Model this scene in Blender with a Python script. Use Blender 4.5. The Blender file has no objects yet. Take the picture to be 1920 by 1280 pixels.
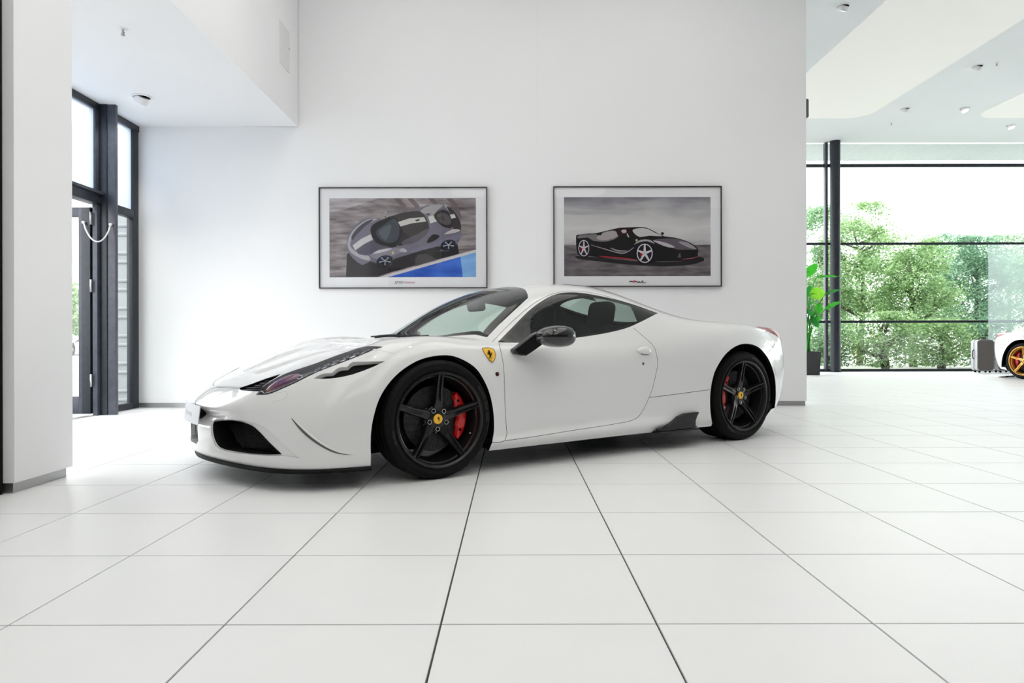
import bpy, bmesh, math, random
from mathutils import Vector, Matrix, Euler
from mathutils.bvhtree import BVHTree
from mathutils.geometry import delaunay_2d_cdt, tessellate_polygon
import numpy as np

# ------------------------------------------------------------------ camera
SC = bpy.context.scene
COL = SC.collection
PF, PCX, PCY, CAMH = 1268.0, 961.0, 634.0, 0.793
cam_d = bpy.data.cameras.new('camera')
cam = bpy.data.objects.new('camera', cam_d)
COL.objects.link(cam)
cam_d.sensor_width = 36.0
cam_d.lens = 36.0 * PF / 1920.0
cam_d.shift_x = -(PCX - 960.0) / 1920.0
cam_d.shift_y = (PCY - 640.0) / 1920.0
cam_d.clip_start = 0.05
cam_d.clip_end = 400
cam.location = (0, 0, CAMH)
cam.rotation_euler = (Matrix.Rotation(math.radians(90), 3, 'X') @ Matrix.Rotation(math.radians(-0.12), 3, 'Z')).to_euler()
SC.camera = cam

# ------------------------------------------------------------------ world and exposure
world = bpy.data.worlds.new('overcast_sky')
SC.world = world
world.use_nodes = True
wn = world.node_tree.nodes
wn['Background'].inputs['Color'].default_value = (0.965, 0.985, 1.0, 1)
wn['Background'].inputs['Strength'].default_value = 3.9
SC.view_settings.view_transform = 'Standard'
SC.view_settings.look = 'None'
SC.view_settings.gamma = 1.0
SC.view_settings.use_curve_mapping = False
SC.view_settings.exposure = 0.36
SC.cycles.max_bounces = 9
SC.cycles.diffuse_bounces = 5
SC.cycles.glossy_bounces = 4
SC.cycles.transmission_bounces = 8
SC.cycles.transparent_max_bounces = 16
SC.cycles.caustics_reflective = False
SC.cycles.caustics_refractive = False
SC.cycles.sample_clamp_indirect = 6.0
SC.cycles.use_denoising = True
SC.cycles.use_adaptive_sampling = True
SC.cycles.adaptive_threshold = 0.03


def area_light(name, loc, target, sx, sy, watts, col=(1, 1, 1), spread=180):
    d = bpy.data.lights.new(name, 'AREA')
    d.shape = 'RECTANGLE'
    d.size, d.size_y = sx, sy
    d.energy = watts
    d.color = col
    d.spread = math.radians(spread)
    o = bpy.data.objects.new(name, d)
    COL.objects.link(o)
    o.location = loc
    o.rotation_euler = (Vector(target) - Vector(loc)).to_track_quat('-Z', 'Y').to_euler()
    return o

# ------------------------------------------------------------------ helpers
def P2W(px, py, **k):
    """photo pixel -> world point on the plane x=, y= or z= given"""
    d = Vector(((px - PCX) / PF, 1.0, -(py - PCY) / PF))
    if 'Y' in k: t = k['Y']
    elif 'X' in k: t = k['X'] / d.x
    else: t = (k['Z'] - CAMH) / d.z
    return Vector((0, 0, CAMH)) + d * t


def mat(name, col=(.8, .8, .8), rough=.5, metal=0.0, spec=.5, coat=0.0, coat_r=.03, emis=None, estr=0.0, sheen=0):
    m = bpy.data.materials.new(name)
    m.use_nodes = True
    b = m.node_tree.nodes['Principled BSDF']
    b.inputs['Base Color'].default_value = (*col, 1)
    b.inputs['Roughness'].default_value = rough
    b.inputs['Metallic'].default_value = metal
    b.inputs['Specular IOR Level'].default_value = spec
    b.inputs['Coat Weight'].default_value = coat
    b.inputs['Coat Roughness'].default_value = coat_r
    if emis:
        b.inputs['Emission Color'].default_value = (*emis, 1)
        b.inputs['Emission Strength'].default_value = estr
    return m


def noise_col(m, c1, c2, scale=8.0, detail=4.0, bump=0.0, stretch=None, lo=.35, hi=.65):
    nt = m.node_tree
    b = nt.nodes['Principled BSDF']
    tc = nt.nodes.new('ShaderNodeTexCoord')
    n = nt.nodes.new('ShaderNodeTexNoise')
    n.inputs['Scale'].default_value = scale
    n.inputs['Detail'].default_value = detail
    src = tc.outputs['Object']
    if stretch:
        mp = nt.nodes.new('ShaderNodeMapping')
        mp.inputs['Scale'].default_value = stretch
        nt.links.new(src, mp.inputs['Vector'])
        src = mp.outputs['Vector']
    nt.links.new(src, n.inputs['Vector'])
    r = nt.nodes.new('ShaderNodeValToRGB')
    r.color_ramp.elements[0].position = lo
    r.color_ramp.elements[1].position = hi
    r.color_ramp.elements[0].color = (*c1, 1)
    r.color_ramp.elements[1].color = (*c2, 1)
    nt.links.new(n.outputs['Fac'], r.inputs['Fac'])
    nt.links.new(r.outputs['Color'], b.inputs['Base Color'])
    if bump:
        bp = nt.nodes.new('ShaderNodeBump')
        bp.inputs['Strength'].default_value = bump
        bp.inputs['Distance'].default_value = .01
        nt.links.new(n.outputs['Fac'], bp.inputs['Height'])
        nt.links.new(bp.outputs['Normal'], b.inputs['Normal'])
    return m


def thin_glass(name, tint=(1, 1, 1), refl=.06, rough=0.0, haze=0.0, hazecol=(.9, .95, 1), graze=.75):
    """single-sheet glass: transparent tint with a fresnel mirror, optional milky haze"""
    m = bpy.data.materials.new(name)
    m.use_nodes = True
    nt = m.node_tree
    nt.nodes.clear()
    out = nt.nodes.new('ShaderNodeOutputMaterial')
    tr = nt.nodes.new('ShaderNodeBsdfTransparent')
    tr.inputs['Color'].default_value = (*tint, 1)
    gl = nt.nodes.new('ShaderNodeBsdfGlossy')
    gl.inputs['Roughness'].default_value = rough
    gl.inputs['Color'].default_value = (1, 1, 1, 1)
    # mirror share: small head-on, rising towards grazing, the same from both faces
    lay = nt.nodes.new('ShaderNodeLayerWeight')
    lay.inputs['Blend'].default_value = .5
    pw = nt.nodes.new('ShaderNodeMath'); pw.operation = 'POWER'; pw.inputs[1].default_value = 4.0
    nt.links.new(lay.outputs['Facing'], pw.inputs[0])
    ml = nt.nodes.new('ShaderNodeMath'); ml.operation = 'MULTIPLY_ADD'
    ml.inputs[1].default_value = graze; ml.inputs[2].default_value = refl
    nt.links.new(pw.outputs[0], ml.inputs[0])
    mx = nt.nodes.new('ShaderNodeMixShader')
    nt.links.new(ml.outputs[0], mx.inputs['Fac'])
    nt.links.new(tr.outputs[0], mx.inputs[1])
    nt.links.new(gl.outputs[0], mx.inputs[2])
    last = mx.outputs[0]
    if haze:
        df = nt.nodes.new('ShaderNodeBsdfTranslucent')
        df.inputs['Color'].default_value = (*hazecol, 1)
        m2 = nt.nodes.new('ShaderNodeMixShader')
        m2.inputs['Fac'].default_value = haze
        nt.links.new(last, m2.inputs[1])
        nt.links.new(df.outputs[0], m2.inputs[2])
        last = m2.outputs[0]
    nt.links.new(last, out.inputs['Surface'])
    return m


def obj(name, verts, faces, m, parent=None, smooth=False, mats=None, fm=None):
    me = bpy.data.meshes.new(name)
    me.from_pydata([tuple(v) for v in verts], [], [tuple(f) for f in faces])
    for mm in (mats or [m]):
        me.materials.append(mm)
    if fm is not None:
        me.polygons.foreach_set('material_index', list(fm))
    if smooth:
        me.polygons.foreach_set('use_smooth', [True] * len(me.polygons))
    me.update()
    o = bpy.data.objects.new(name, me)
    COL.objects.link(o)
    if parent is not None:
        o.parent = parent
    return o


def bm_obj(name, bm, m, parent=None, smooth=False, auto=None):
    bmesh.ops.recalc_face_normals(bm, faces=bm.faces[:])
    me = bpy.data.meshes.new(name)
    bm.to_mesh(me)
    bm.free()
    me.materials.append(m)
    if smooth:
        me.polygons.foreach_set('use_smooth', [True] * len(me.polygons))
        if auto:
            me.set_sharp_from_angle(angle=math.radians(auto))
    o = bpy.data.objects.new(name, me)
    COL.objects.link(o)
    if parent is not None:
        o.parent = parent
    return o


def empty(name, loc=(0, 0, 0), rz=0.0):
    o = bpy.data.objects.new(name, None)
    COL.objects.link(o)
    o.location = loc
    o.rotation_euler = (0, 0, rz)
    o.empty_display_size = .1
    return o


def tag(o, label=None, cat=None, group=None, kind=None):
    if label: o['label'] = label
    if cat: o['category'] = cat
    if group: o['group'] = group
    if kind: o['kind'] = kind
    return o


def add_box(bm, x0, x1, y0, y1, z0, z1, bev=0.0, mtx=None):
    g = bmesh.ops.create_cube(bm, size=1.0)
    vs = g['verts']
    for v in vs:
        v.co = Vector((x0 + (v.co.x + .5) * (x1 - x0), y0 + (v.co.y + .5) * (y1 - y0), z0 + (v.co.z + .5) * (z1 - z0)))
    if bev:
        es = list({e for v in vs for e in v.link_edges})
        r = bmesh.ops.bevel(bm, geom=es, offset=bev, segments=2, profile=.6, affect='EDGES')
        vs = list({v for f in r['faces'] for v in f.verts} | {v for v in vs if v.is_valid})
    if mtx is not None:
        bmesh.ops.transform(bm, matrix=mtx, verts=vs)
    return vs


def box(name, x0, x1, y0, y1, z0, z1, m, parent=None, bev=0.0, smooth=False):
    bm = bmesh.new()
    add_box(bm, min(x0, x1), max(x0, x1), min(y0, y1), max(y0, y1), min(z0, z1), max(z0, z1), bev)
    return bm_obj(name, bm, m, parent, smooth=bool(bev), auto=40)


def tube_geo(path, r, n=8, cap=True, closed=False):
    """path of Vectors, r scalar or list -> verts, faces"""
    path = [Vector(p) for p in path]
    k = len(path)
    rs = r if isinstance(r, (list, tuple)) else [r] * k
    V, Fc = [], []
    prev = None
    for i, p in enumerate(path):
        a = path[(i - 1) % k] if (closed or i > 0) else p
        b = path[(i + 1) % k] if (closed or i < k - 1) else p
        t = (b - a)
        if t.length < 1e-9: t = Vector((0, 0, 1))
        t.normalize()
        if prev is None:
            ref = Vector((0, 0, 1)) if abs(t.z) < .9 else Vector((1, 0, 0))
            nrm = t.cross(ref).normalized()
        else:
            nrm = prev - t * prev.dot(t)
            if nrm.length < 1e-6: nrm = t.orthogonal()
            nrm.normalize()
        prev = nrm
        bn = t.cross(nrm)
        for j in range(n):
            a_ = 2 * math.pi * j / n
            V.append(p + (nrm * math.cos(a_) + bn * math.sin(a_)) * rs[i])
    segs = k if closed else k - 1
    for i in range(segs):
        for j in range(n):
            i2 = (i + 1) % k
            Fc.append((i * n + j, i * n + (j + 1) % n, i2 * n + (j + 1) % n, i2 * n + j))
    if cap and not closed:
        Fc.append(tuple(range(n - 1, -1, -1)))
        Fc.append(tuple((k - 1) * n + j for j in range(n)))
    return V, Fc


def tube(name, path, r, m, parent=None, n=8, closed=False):
    V, Fc = tube_geo(path, r, n, True, closed)
    return obj(name, V, Fc, m, parent, smooth=True)


def lathe_geo(prof, n=48, axis='Y', closed=False):
    """prof: list of (radius, axial)"""
    V, Fc = [], []
    k = len(prof)
    for i in range(n):
        a = 2 * math.pi * i / n
        c, s = math.cos(a), math.sin(a)
        for (r, t) in prof:
            V.append((r * c, t, r * s) if axis == 'Y' else (r * c, r * s, t))
    for i in range(n):
        i2 = (i + 1) % n
        for j in range(k if closed else k - 1):
            j2 = (j + 1) % k
            Fc.append((i * k + j, i * k + j2, i2 * k + j2, i2 * k + j))
    return V, Fc


def lathe(name, prof, m, parent=None, n=48, axis='Y', closed=False, smooth=True, auto=35):
    V, Fc = lathe_geo(prof, n, axis, closed)
    o = obj(name, V, Fc, m, parent, smooth)
    if axis == 'Y':
        o.data.flip_normals()
    if smooth and auto:
        o.data.set_sharp_from_angle(angle=math.radians(auto))
    return o


def catmull(pts, n=8, closed=False):
    pts = [Vector(p) for p in pts]
    k = len(pts)
    out = []
    rng = k if closed else k - 1
    for i in range(rng):
        p1, p2 = pts[i], pts[(i + 1) % k]
        p0 = pts[i - 1] if (closed or i > 0) else p1 * 2 - p2
        p3 = pts[(i + 2) % k] if (closed or i + 2 < k) else p2 * 2 - p1
        for j in range(n):
            t = j / n
            out.append(.5 * ((2 * p1) + (p2 - p0) * t + (2 * p0 - 5 * p1 + 4 * p2 - p3) * t * t + (3 * p1 - p0 - 3 * p2 + p3) * t ** 3))
    if not closed:
        out.append(pts[-1].copy())
    return out


def prism(name, poly, fn, d, m, parent=None):
    """extrude a planar polygon: fn maps (a,b,t) to 3D, t from 0 to d"""
    n = len(poly)
    V = [fn(a, b, 0) for a, b in poly] + [fn(a, b, d) for a, b in poly]
    tris = tessellate_polygon([[Vector((a, b, 0)) for a, b in poly]])
    Fc = [tuple(t) for t in tris] + [tuple(n + i for i in reversed(t)) for t in tris]
    Fc += [(i, (i + 1) % n, n + (i + 1) % n, n + i) for i in range(n)]
    o = obj(name, V, Fc, m, parent)
    bm = bmesh.new(); bm.from_mesh(o.data)
    bmesh.ops.recalc_face_normals(bm, faces=bm.faces[:])
    bm.to_mesh(o.data); bm.free()
    return o


def copy_tree(o, parent=None):
    c = o.copy()
    COL.objects.link(c)
    if parent is not None:
        c.parent = parent
    for ch in list(o.children):
        copy_tree(ch, c)
    return c


# ------------------------------------------------------------------ materials
M = {}
M['wall'] = noise_col(mat('white_wall_paint', (.86, .86, .86), .75, spec=.25), (.885, .885, .89), (.90, .90, .90), 1.2, 3)
M['ceil'] = noise_col(mat('ceiling_paint', (.84, .86, .87), .8, spec=.2), (.88, .905, .915), (.89, .915, .925), 1.0, 2)
M['ceil_panel'] = noise_col(mat('stretch_ceiling_glow', (.88, .87, .84), .5, spec=.3, emis=(1, .97, .93), estr=.12), (.90, .885, .85), (.915, .90, .87), 1.0, 2)  # slight glow added to these pale panels to lift the hall light
M['ceil_fill'] = mat('fill_glow_ceiling', (.88, .87, .84), .5, emis=(1, .985, .96), estr=1.05)  # glow for unseen overhead panels, added to brighten the middle of the room
M['tile'] = noise_col(mat('white_floor_tile', (.83, .83, .83), .36, spec=.38), (.825, .825, .825), (.845, .845, .84), 2.2, 4)
M['grout'] = noise_col(mat('tile_joint', (.12, .12, .12), .9), (.03, .03, .03), (.06, .06, .06), 30, 2)
M['steel'] = noise_col(mat('brushed_steel', (.45, .45, .45), .38, metal=.9), (.42, .42, .42), (.5, .5, .5), 40, 2, stretch=(1, 1, 30))
M['slate'] = noise_col(mat('slate_powder_coat', (.02, .025, .033), .35, spec=.35), (.018, .022, .030), (.024, .029, .038), 20, 2)
M['slate2'] = noise_col(mat('slate_flange', (.06, .066, .085), .3, spec=.35), (.055, .06, .078), (.07, .076, .095), 20, 2)
M['black'] = noise_col(mat('black_plastic', (.006, .006, .006), .6, spec=.12), (.005, .005, .005), (.008, .008, .008), 30, 2)
M['gloss_black'] = mat('gloss_black', (.008, .008, .009), .08, spec=.5, coat=.5)
M['white_fix'] = mat('white_fixture', (.85, .85, .85), .4)
M['lamp_on'] = mat('lamp_face', (1, 1, 1), .3, emis=(1, .97, .92), estr=6.0)
M['glass'] = thin_glass('window_glass', (.97, .99, .98), .055)
M['frost'] = thin_glass('translucent_glass', (.70, .78, .88), .055, haze=.70, hazecol=(.45, .52, .62))
M['haze_glass'] = thin_glass('hazy_glass_screen', (.93, .98, .98), .055, haze=.45, hazecol=(.50, .56, .58))

# ------------------------------------------------------------------ the room
HC = 5.34            # hall ceiling height
SOF = 3.25           # soffit over the entrance strip
XL = -4.34           # glazed front on the left
XS = -2.48           # edge of the soffit
XR = 3.435            # end of the picture wall
YG = 15.8            # far glazing
wall_y = lambda x: 7.865 + .010 * x

floor = tag(box('floor', XL, 24, -8, YG, -.12, -.004, M['grout']), kind='structure')
# tiles: the ones nearest to the camera in view are single objects
TX0, TY0, TS, J = -.201, 1.876, .6, .0024
near, rest = [], []
for i in range(-8, 42):
    for j in range(-18, 25):
        x0, y0 = TX0 + TS * i, TY0 + TS * j
        x1, y1 = x0 + TS, y0 + TS
        if x1 < XL + .05 or y1 > YG or x0 > 24 or y0 < -8: continue
        cxm, cym = x0 + .3, y0 + .3
        inview = y1 > 1.45 and abs(cxm) - .45 < .76 * y1
        hid = cym > 8.1 and cxm < 3.3 * cym / 7.9
        tile = (max(x0, XL), x1, y0, y1)
        if inview and not hid: near.append((math.hypot(cxm, cym), tile))
        elif not (cym > 8.2 and cxm < 3.4): rest.append(tile)
near.sort()
tv = lambda x0, x1, y0, y1: [(x0 + J, y0 + J, -.004), (x1 - J, y0 + J, -.004), (x1 - J, y1 - J, -.004), (x0 + J, y1 - J, -.004),
                             (x0 + J + .001, y0 + J + .001, 0), (x1 - J - .001, y0 + J + .001, 0), (x1 - J - .001, y1 - J - .001, 0), (x0 + J + .001, y1 - J - .001, 0)]
tf = [(4, 5, 6, 7), (0, 1, 5, 4), (1, 2, 6, 5), (2, 3, 7, 6), (3, 0, 4, 7)]
tile_me = None
for k, (_, t) in enumerate(near):
    full = abs(t[1] - t[0] - TS) < 1e-6
    if k < 300 and full:
        if tile_me is None:
            o = obj('floor_tile', tv(0, TS, 0, TS), tf, M['tile'], floor)
            tile_me = o.data
        else:
            o = bpy.data.objects.new('floor_tile', tile_me)
            COL.objects.link(o)
            o.parent = floor
        o.location = (t[0], t[2], 0)
    else:
        rest.append(t)
V, Fc = [], []
for t in rest:
    b = len(V)
    V += tv(*t)
    Fc += [tuple(b + q for q in f) for f in tf]
tag(obj('far_floor_tiles', V, Fc, M['tile'], floor), kind='stuff')

# picture wall (very slightly out of square with the tiles) and its baseboard
def wall_slab(name, x0, x1, off0, off1, z0, z1, m):
    V = []
    for z in (z0, z1):
        V += [(x0, wall_y(x0) + off0, z), (x1, wall_y(x1) + off0, z), (x1, wall_y(x1) + off1, z), (x0, wall_y(x0) + off1, z)]
    Fc = [(0, 1, 5, 4), (1, 2, 6, 5), (2, 3, 7, 6), (3, 0, 4, 7), (4, 5, 6, 7), (3, 2, 1, 0)]
    return obj(name, V, Fc, m)
tag(wall_slab('wall_back', XL, XR, 0, .3, .055, HC, M['wall']), kind='structure')
tag(wall_slab('baseboard_back', XL, XR - .01, .018, .28, 0, .055, M['steel']), kind='structure')
# the wall is made of two boards with a fine joint
jx = P2W(1009, 300, Y=7.87).x
tag(box('trim_1', jx - .0015, jx + .0015, wall_y(jx) - .0008, wall_y(jx) + .01, .06, HC, mat('wall_board_joint', (.80, .80, .80), .8)), kind='structure')
tag(box('ceiling', XL - .2, 24, -8, YG, HC, HC + .2, M['ceil']), kind='structure')
sof = tag(box('ceiling_left', XL, XS, -8, wall_y(-3.4), SOF, HC, M['wall']), kind='structure')
# access panel in the side of the soffit
p0, p1 = P2W(525, 76, X=XS), P2W(543, 96, X=XS)
ap = tag(box('wall_access_panel', XS, XS + .006, p0.y, p1.y, 3.745, 4.20, mat('access_panel_paint', (.78, .78, .78), .6)),
    'pale grey flush access panel high on the soffit side', 'access panel')
ap2 = box('latch', XS + .006, XS + .011, p1.y - .02, p1.y - .008, 4.0, 4.02, M['steel'], ap)
# pier beside the entrance with steel plinth and dark frame
PX, PY0, PY1 = -2.557, 3.47, 3.93
tag(box('wall_left', PX - .5, PX, PY0, PY1, .055, SOF, M['wall'], bev=.002), kind='structure')
tag(box('baseboard_left', PX - .48, PX - .022, PY0 + .02, PY1 - .025, 0, .055, M['steel']), kind='structure')
fr = tag(box('trim_2', PX - .5, PX - .055, PY0 - .10, PY0 - .005, 0, SOF, M['black'], bev=.003), kind='structure')
for z in (.16, .9, 1.7, 2.5):
    lathe('screw', [(0, .003), (.006, .003), (.007, 0)], M['steel'], fr, 10).location = (PX - .07, PY0 - .103, z)
# rear and far sides of the hall, never in view
tag(box('wall_front', XL, 24, -8.3, -8, 0, HC, mat('darkened_wall', (.10, .10, .105), .5)), kind='structure')  # unseen wall kept dark to hold bounce light off the car's near side
tag(box('wall_right', 24, 24.3, 9.0, YG, 0, .4, M['wall']), kind='structure')
tag(box('wall_right', 24, 24.3, -8, 9.0, 0, HC, M['wall']), kind='structure')
win3 = tag(empty('fill_window_3', (24.1, 0, 0)), kind='structure')  # unseen side glazing, put in to let more sky light into the hall
for k in range(3):
    y0 = 9 + k * 2.27
    box('mullion', -.05, .05, y0 - .03, y0 + .03, .4, HC, M['slate'], win3)
    obj('pane', [(0, y0 + .03, .4), (0, y0 + 2.24, .4), (0, y0 + 2.24, HC), (0, y0 + .03, HC)], [(0, 1, 2, 3)], M['glass'], win3)
tag(box('wall_far', -4.0, 3.6, YG - .1, YG + .1, 0, HC, M['wall']), kind='structure')

# hall ceiling: pale stretched panels with rounded ends, downlights, sprinklers
def rounded_rect(x0, x1, y0, y1, r, n=8):
    pts = []
    for cx_, cy_, a0 in ((x1 - r, y1 - r, 0), (x0 + r, y1 - r, 90), (x0 + r, y0 + r, 180), (x1 - r, y0 + r, 270)):
        for k in range(n + 1):
            a = math.radians(a0 + 90 * k / n)
            pts.append((cx_ + r * math.cos(a), cy_ + r * math.sin(a)))
    return pts
ceil_o = bpy.data.objects['ceiling']
for i, (a, b, n_) in enumerate(((5.05, 7.30, ''), (9.50, 11.75, ''), (.6, 2.85, ''), (-1.9, -.2, ''))):  # last pair is out of view, added as fill light above the car
    pl = prism('glow_ceiling_panel', rounded_rect(a, b, -6.0, 14.0 if i < 2 else 6.9, .45), lambda x, y, t: (x, y, HC - .012 + t), .011, M['ceil_panel'] if i < 2 else M['ceil_fill'])
    pl.parent = ceil_o

def downlight(px, py, zc, tilt, az, label, on=True, energy=18):
    p = P2W(px, py, Z=zc)
    t = tag(empty('ceiling_downlight', (p.x, p.y, zc)), label, 'downlight', 'tilting ceiling downlights')
    lathe('trim_ring', [(.078, -.001), (.098, -.001), (.100, -.005), (.080, -.010), (.077, -.004)], M['white_fix'], t, 28, 'Z', True)
    lathe('recess', [(.0, .0), (.077, -.0015)], M['black'], t, 24, 'Z')
    h = empty('lamp_head'); h.parent = t
    hd = lathe('lamp_head', [(0, .02), (.060, .02), (.070, .0), (.072, -.045), (.066, -.050), (.060, -.046), (0, -.046)], M['white_fix'], t, 28, 'Z')
    bpy.data.objects.remove(h)
    hd.rotation_euler = Euler((math.radians(tilt), 0, math.radians(az)))
    hd.location = (0, 0, -.012)
    lathe('lens', [(0, -.0475), (.056, -.0475)], M['lamp_on'] if on else M['white_fix'], hd, 20, 'Z')
    if on:
        d = bpy.data.lights.new('downlight_spot', 'SPOT')
        d.energy = energy; d.spot_size = math.radians(75); d.spot_blend = .6; d.shadow_soft_size = .05; d.color = (1, .96, .9)
        s = bpy.data.objects.new('downlight_spot', d); COL.objects.link(s)
        s.parent = hd; s.location = (0, 0, -.06)
    return t
downlight(267, 180, SOF, 38, 60, 'white tilted downlight in the low soffit above the entrance glazing')
downlight(1582, 13, HC, 30, 20, 'large downlight at the top of the hall ceiling nearest the picture wall')
downlight(1834, 126, HC, 34, 20, 'white tilted downlight beside a tiny sprinkler between the two pale ceiling bands')
downlight(1698, 205, HC, 30, 20, 'downlight in the hall ceiling nearest the round column')
downlight(1809, 205, HC, 24, 200, 'glowing downlight just left of the rounded cream ceiling band tip')
downlight(1896, 237, HC, 24, 200, 'lowest glowing downlight near the far glazing at the right edge')
# the same fittings overhead of the parked car; the photograph shows them as glints on its paint
for (x, y) in ((-1.4, 2.6), (-.2, 2.2), (.2, 4.4), (1.2, 1.5), (3.9, 3.0), (-1.6, 5.2), (3.9, 6.0)):
    q = (x * PF / y + PCX, PCY - (HC - CAMH) * PF / y)
    downlight(q[0], q[1], HC, 12, 30, 'white ceiling downlight overhead, seen only as glints on the car paint', energy=22)

def sprinkler(px, py, zc, label):
    p = P2W(px, py, Z=zc)
    t = tag(empty('fire_sprinkler', (p.x, p.y, zc)), label, 'sprinkler', 'ceiling sprinklers')
    lathe('escutcheon', [(0, -.006), (.012, -.008), (.036, -.003), (.040, 0)], M['white_fix'], t, 20, 'Z')
    tube('stem', [(0, 0, 0), (0, 0, -.035)], .007, M['steel'], t, 10)
    lathe('deflector', [(0, -.05), (.016, -.05), (.017, -.053), (0, -.053)], M['steel'], t, 16, 'Z')
    for s in (-1, 1):
        tube('frame_arm', [(0, 0, -.018), (s * .011, 0, -.03), (s * .010, 0, -.04), (0, 0, -.05)], .0022, M['steel'], t, 6)
    tube('glass_bulb', [(0, 0, -.032), (0, 0, -.048)], .003, mat('sprinkler_bulb', (.6, .02, .02), .1), t, 8)
sprinkler(232, 52, SOF, 'sprinkler head with white collar in the low soffit on the left')
sprinkler(1870, 119, HC, 'tiny sprinkler at the right of the hall ceiling beside a tilted downlight')
sprinkler(1672, 231, HC, 'tiny sprinkler low in the hall ceiling near the round column')
# small dark speaker on the end of the picture wall
p = P2W(1512, 205, Y=8.0)
spk = tag(empty('wall_speaker', (XR, 8.02, p.z)), 'small dark grey box fixed on the end of the picture wall', 'speaker')
box('housing', .0, .06, -.05, .05, -.11, .11, mat('speaker_grey', (.12, .12, .12), .5), spk, bev=.008)
box('grille', .06, .064, -.042, .042, -.10, .10, M['black'], spk)

# ------------------------------------------------------------------ far glazing of the hall
def glazing_bar(name, x0, x1, y0, y1, z0, z1, m, parent=None, bev=.004):
    return box(name, x0, x1, y0, y1, z0, z1, m, parent, bev)
win1 = tag(empty('window_1', (0, YG, 0)), kind='structure')
zs = [(0, .06), (1.135, 1.19), (2.955, 3.01), (4.77, 4.845)]
for z0, z1 in zs:
    glazing_bar('transom', 3.6, 24, -.03, .03, z0, z1, M['slate'], win1)
for x in (7.32, 12.5, 17.7):
    glazing_bar('mullion', x - .03, x + .03, -.06, .05, 0, HC, M['slate2'], win1)
edges = [3.6, 7.32, 12.5, 17.7, 24]
zed = [.06, 1.135, 3.01, 4.77, HC]
zlo = [.06, 1.19, 3.01, 4.845]; zhi = [1.135, 2.955, 4.77, HC]
for a, b in zip(edges[:-1], edges[1:]):
    for z0, z1 in zip(zlo, zhi):
        obj('pane', [(a + .03, 0, z0), (b - .03, 0, z0), (b - .03, 0, z1), (a + .03, 0, z1)], [(0, 1, 2, 3)], M['glass'], win1)
# round columns standing just inside the glass
for i, x in enumerate((7.478, 17.85)):
    c_ = tag(empty('round_column', (x, 15.66, 0)), 'slender round dark steel column in front of the far glazing' if i == 0 else 'round dark steel column further along the far glazing, out of frame', 'column')
    lathe('shaft', [(.112, .0), (.112, HC)], M['slate'], c_, 32, 'Z')
    lathe('base_collar', [(.112, .03), (.125, .03), (.128, 0)], M['slate'], c_, 32, 'Z')
# boarded underside of the roof overhang outside the glass
ov = tag(empty('roof_overhang', (0, YG, HC)), 'pale blue boarded roof overhang outside above the far glazing', 'roof overhang')
M['board'] = noise_col(mat('pale_blue_board', (.70, .80, .84), .5), (.86, .89, .94), (.90, .93, .97), 6, 2)
bme = None
for i in range(70):
    x = 3.6 + i * .20
    if bme is None:
        o = box('board', 0, .194, .06, 1.52, -.01, .03, M['board'], ov); bme = o.data
    else:
        o = bpy.data.objects.new('board', bme); COL.objects.link(o); o.parent = ov
    o.location = (x, 0, 0)
box('fascia', 3.6, 24, 1.52, 1.56, -.012, .3, M['board'], ov)
# milky glass screen inside the far glazing
hx = P2W(1853, 600, Y=15.6).x
hs = tag(empty('glass_screen', (hx, 15.6, 0)), 'milky freestanding glass screen behind the suitcases at the right edge', 'glass screen')
obj('screen_pane', [(0, 0, .03), (3.2, 0, .03), (3.2, 0, 2.93), (0, 0, 2.93)], [(0, 1, 2, 3)], M['haze_glass'], hs)
box('floor_rail', 0, 3.2, -.02, .02, 0, .03, M['steel'], hs)
# ------------------------------------------------------------------ entrance glazing on the left
win2 = tag(empty('window_2', (XL, 0, 0)), kind='structure')
yj = 7.08          # fin position
zt = 2.20          # door head
yW = wall_y(XL)
glazing_bar('corner_post', -.05, .02, yW - .125, yW - .002, 0, SOF, M['slate'], win2)
glazing_bar('fin_flange', .10, .186, yj, yj + .045, 0, SOF, M['slate2'], win2)
glazing_bar('fin_web', -.05, .10, yj - .01, yj + .035, 0, SOF, M['slate'], win2)
glazing_bar('head_rail', -.05, .03, 3.6, yW - .002, SOF - .07, SOF - .001, M['slate'], win2)
glazing_bar('side_sill', -.05, .02, yj + .04, yW - .12, 0, .07, M['slate'], win2)
glazing_bar('side_transom', -.05, .03, yj + .04, yW - .12, zt - .03, zt + .06, M['slate'], win2)
glazing_bar('door_head', -.08, .05, 5.3, yj - .01, zt, zt + .10, M['slate'], win2)
glazing_bar('door_head_cover', -.06, .07, 5.3, yj - .01, zt + .10, zt + .13, M['slate2'], win2)
glazing_bar('jamb', -.02, .03, yj - .06, yj - .012, 0, zt, M['slate2'], win2)
glazing_bar('upper_post', -.05, .02, yj - .07, yj - .012, zt + .13, SOF - .07, M['slate2'], win2)
glazing_bar('jamb', -.05, .03, 5.25, 5.33, 0, SOF, M['slate'], win2)
def xpane(name, y0, y1, z0, z1, m): return obj(name, [(0, y0, z0), (0, y1, z0), (0, y1, z1), (0, y0, z1)], [(0, 1, 2, 3)], m, win2)
xpane('upper_pane', 5.33, yj - .07, zt + .13, SOF - .07, M['frost'])
xpane('upper_pane', yj + .04, yW - .12, zt + .06, SOF - .07, M['frost'])
xpane('side_pane', yj + .04, yW - .12, .07, zt - .03, M['glass'])
# glazing that carries on towards the camera, hidden by the pier
xpane('front_pane', 3.6, 5.25, .02, SOF - .07, M['glass'])
tag(box('wall_side', XL - .2, XL, -8, 3.6, 0, SOF, M['wall']), kind='structure')  # unseen stretch closed solid to cut light from the camera side
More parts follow.
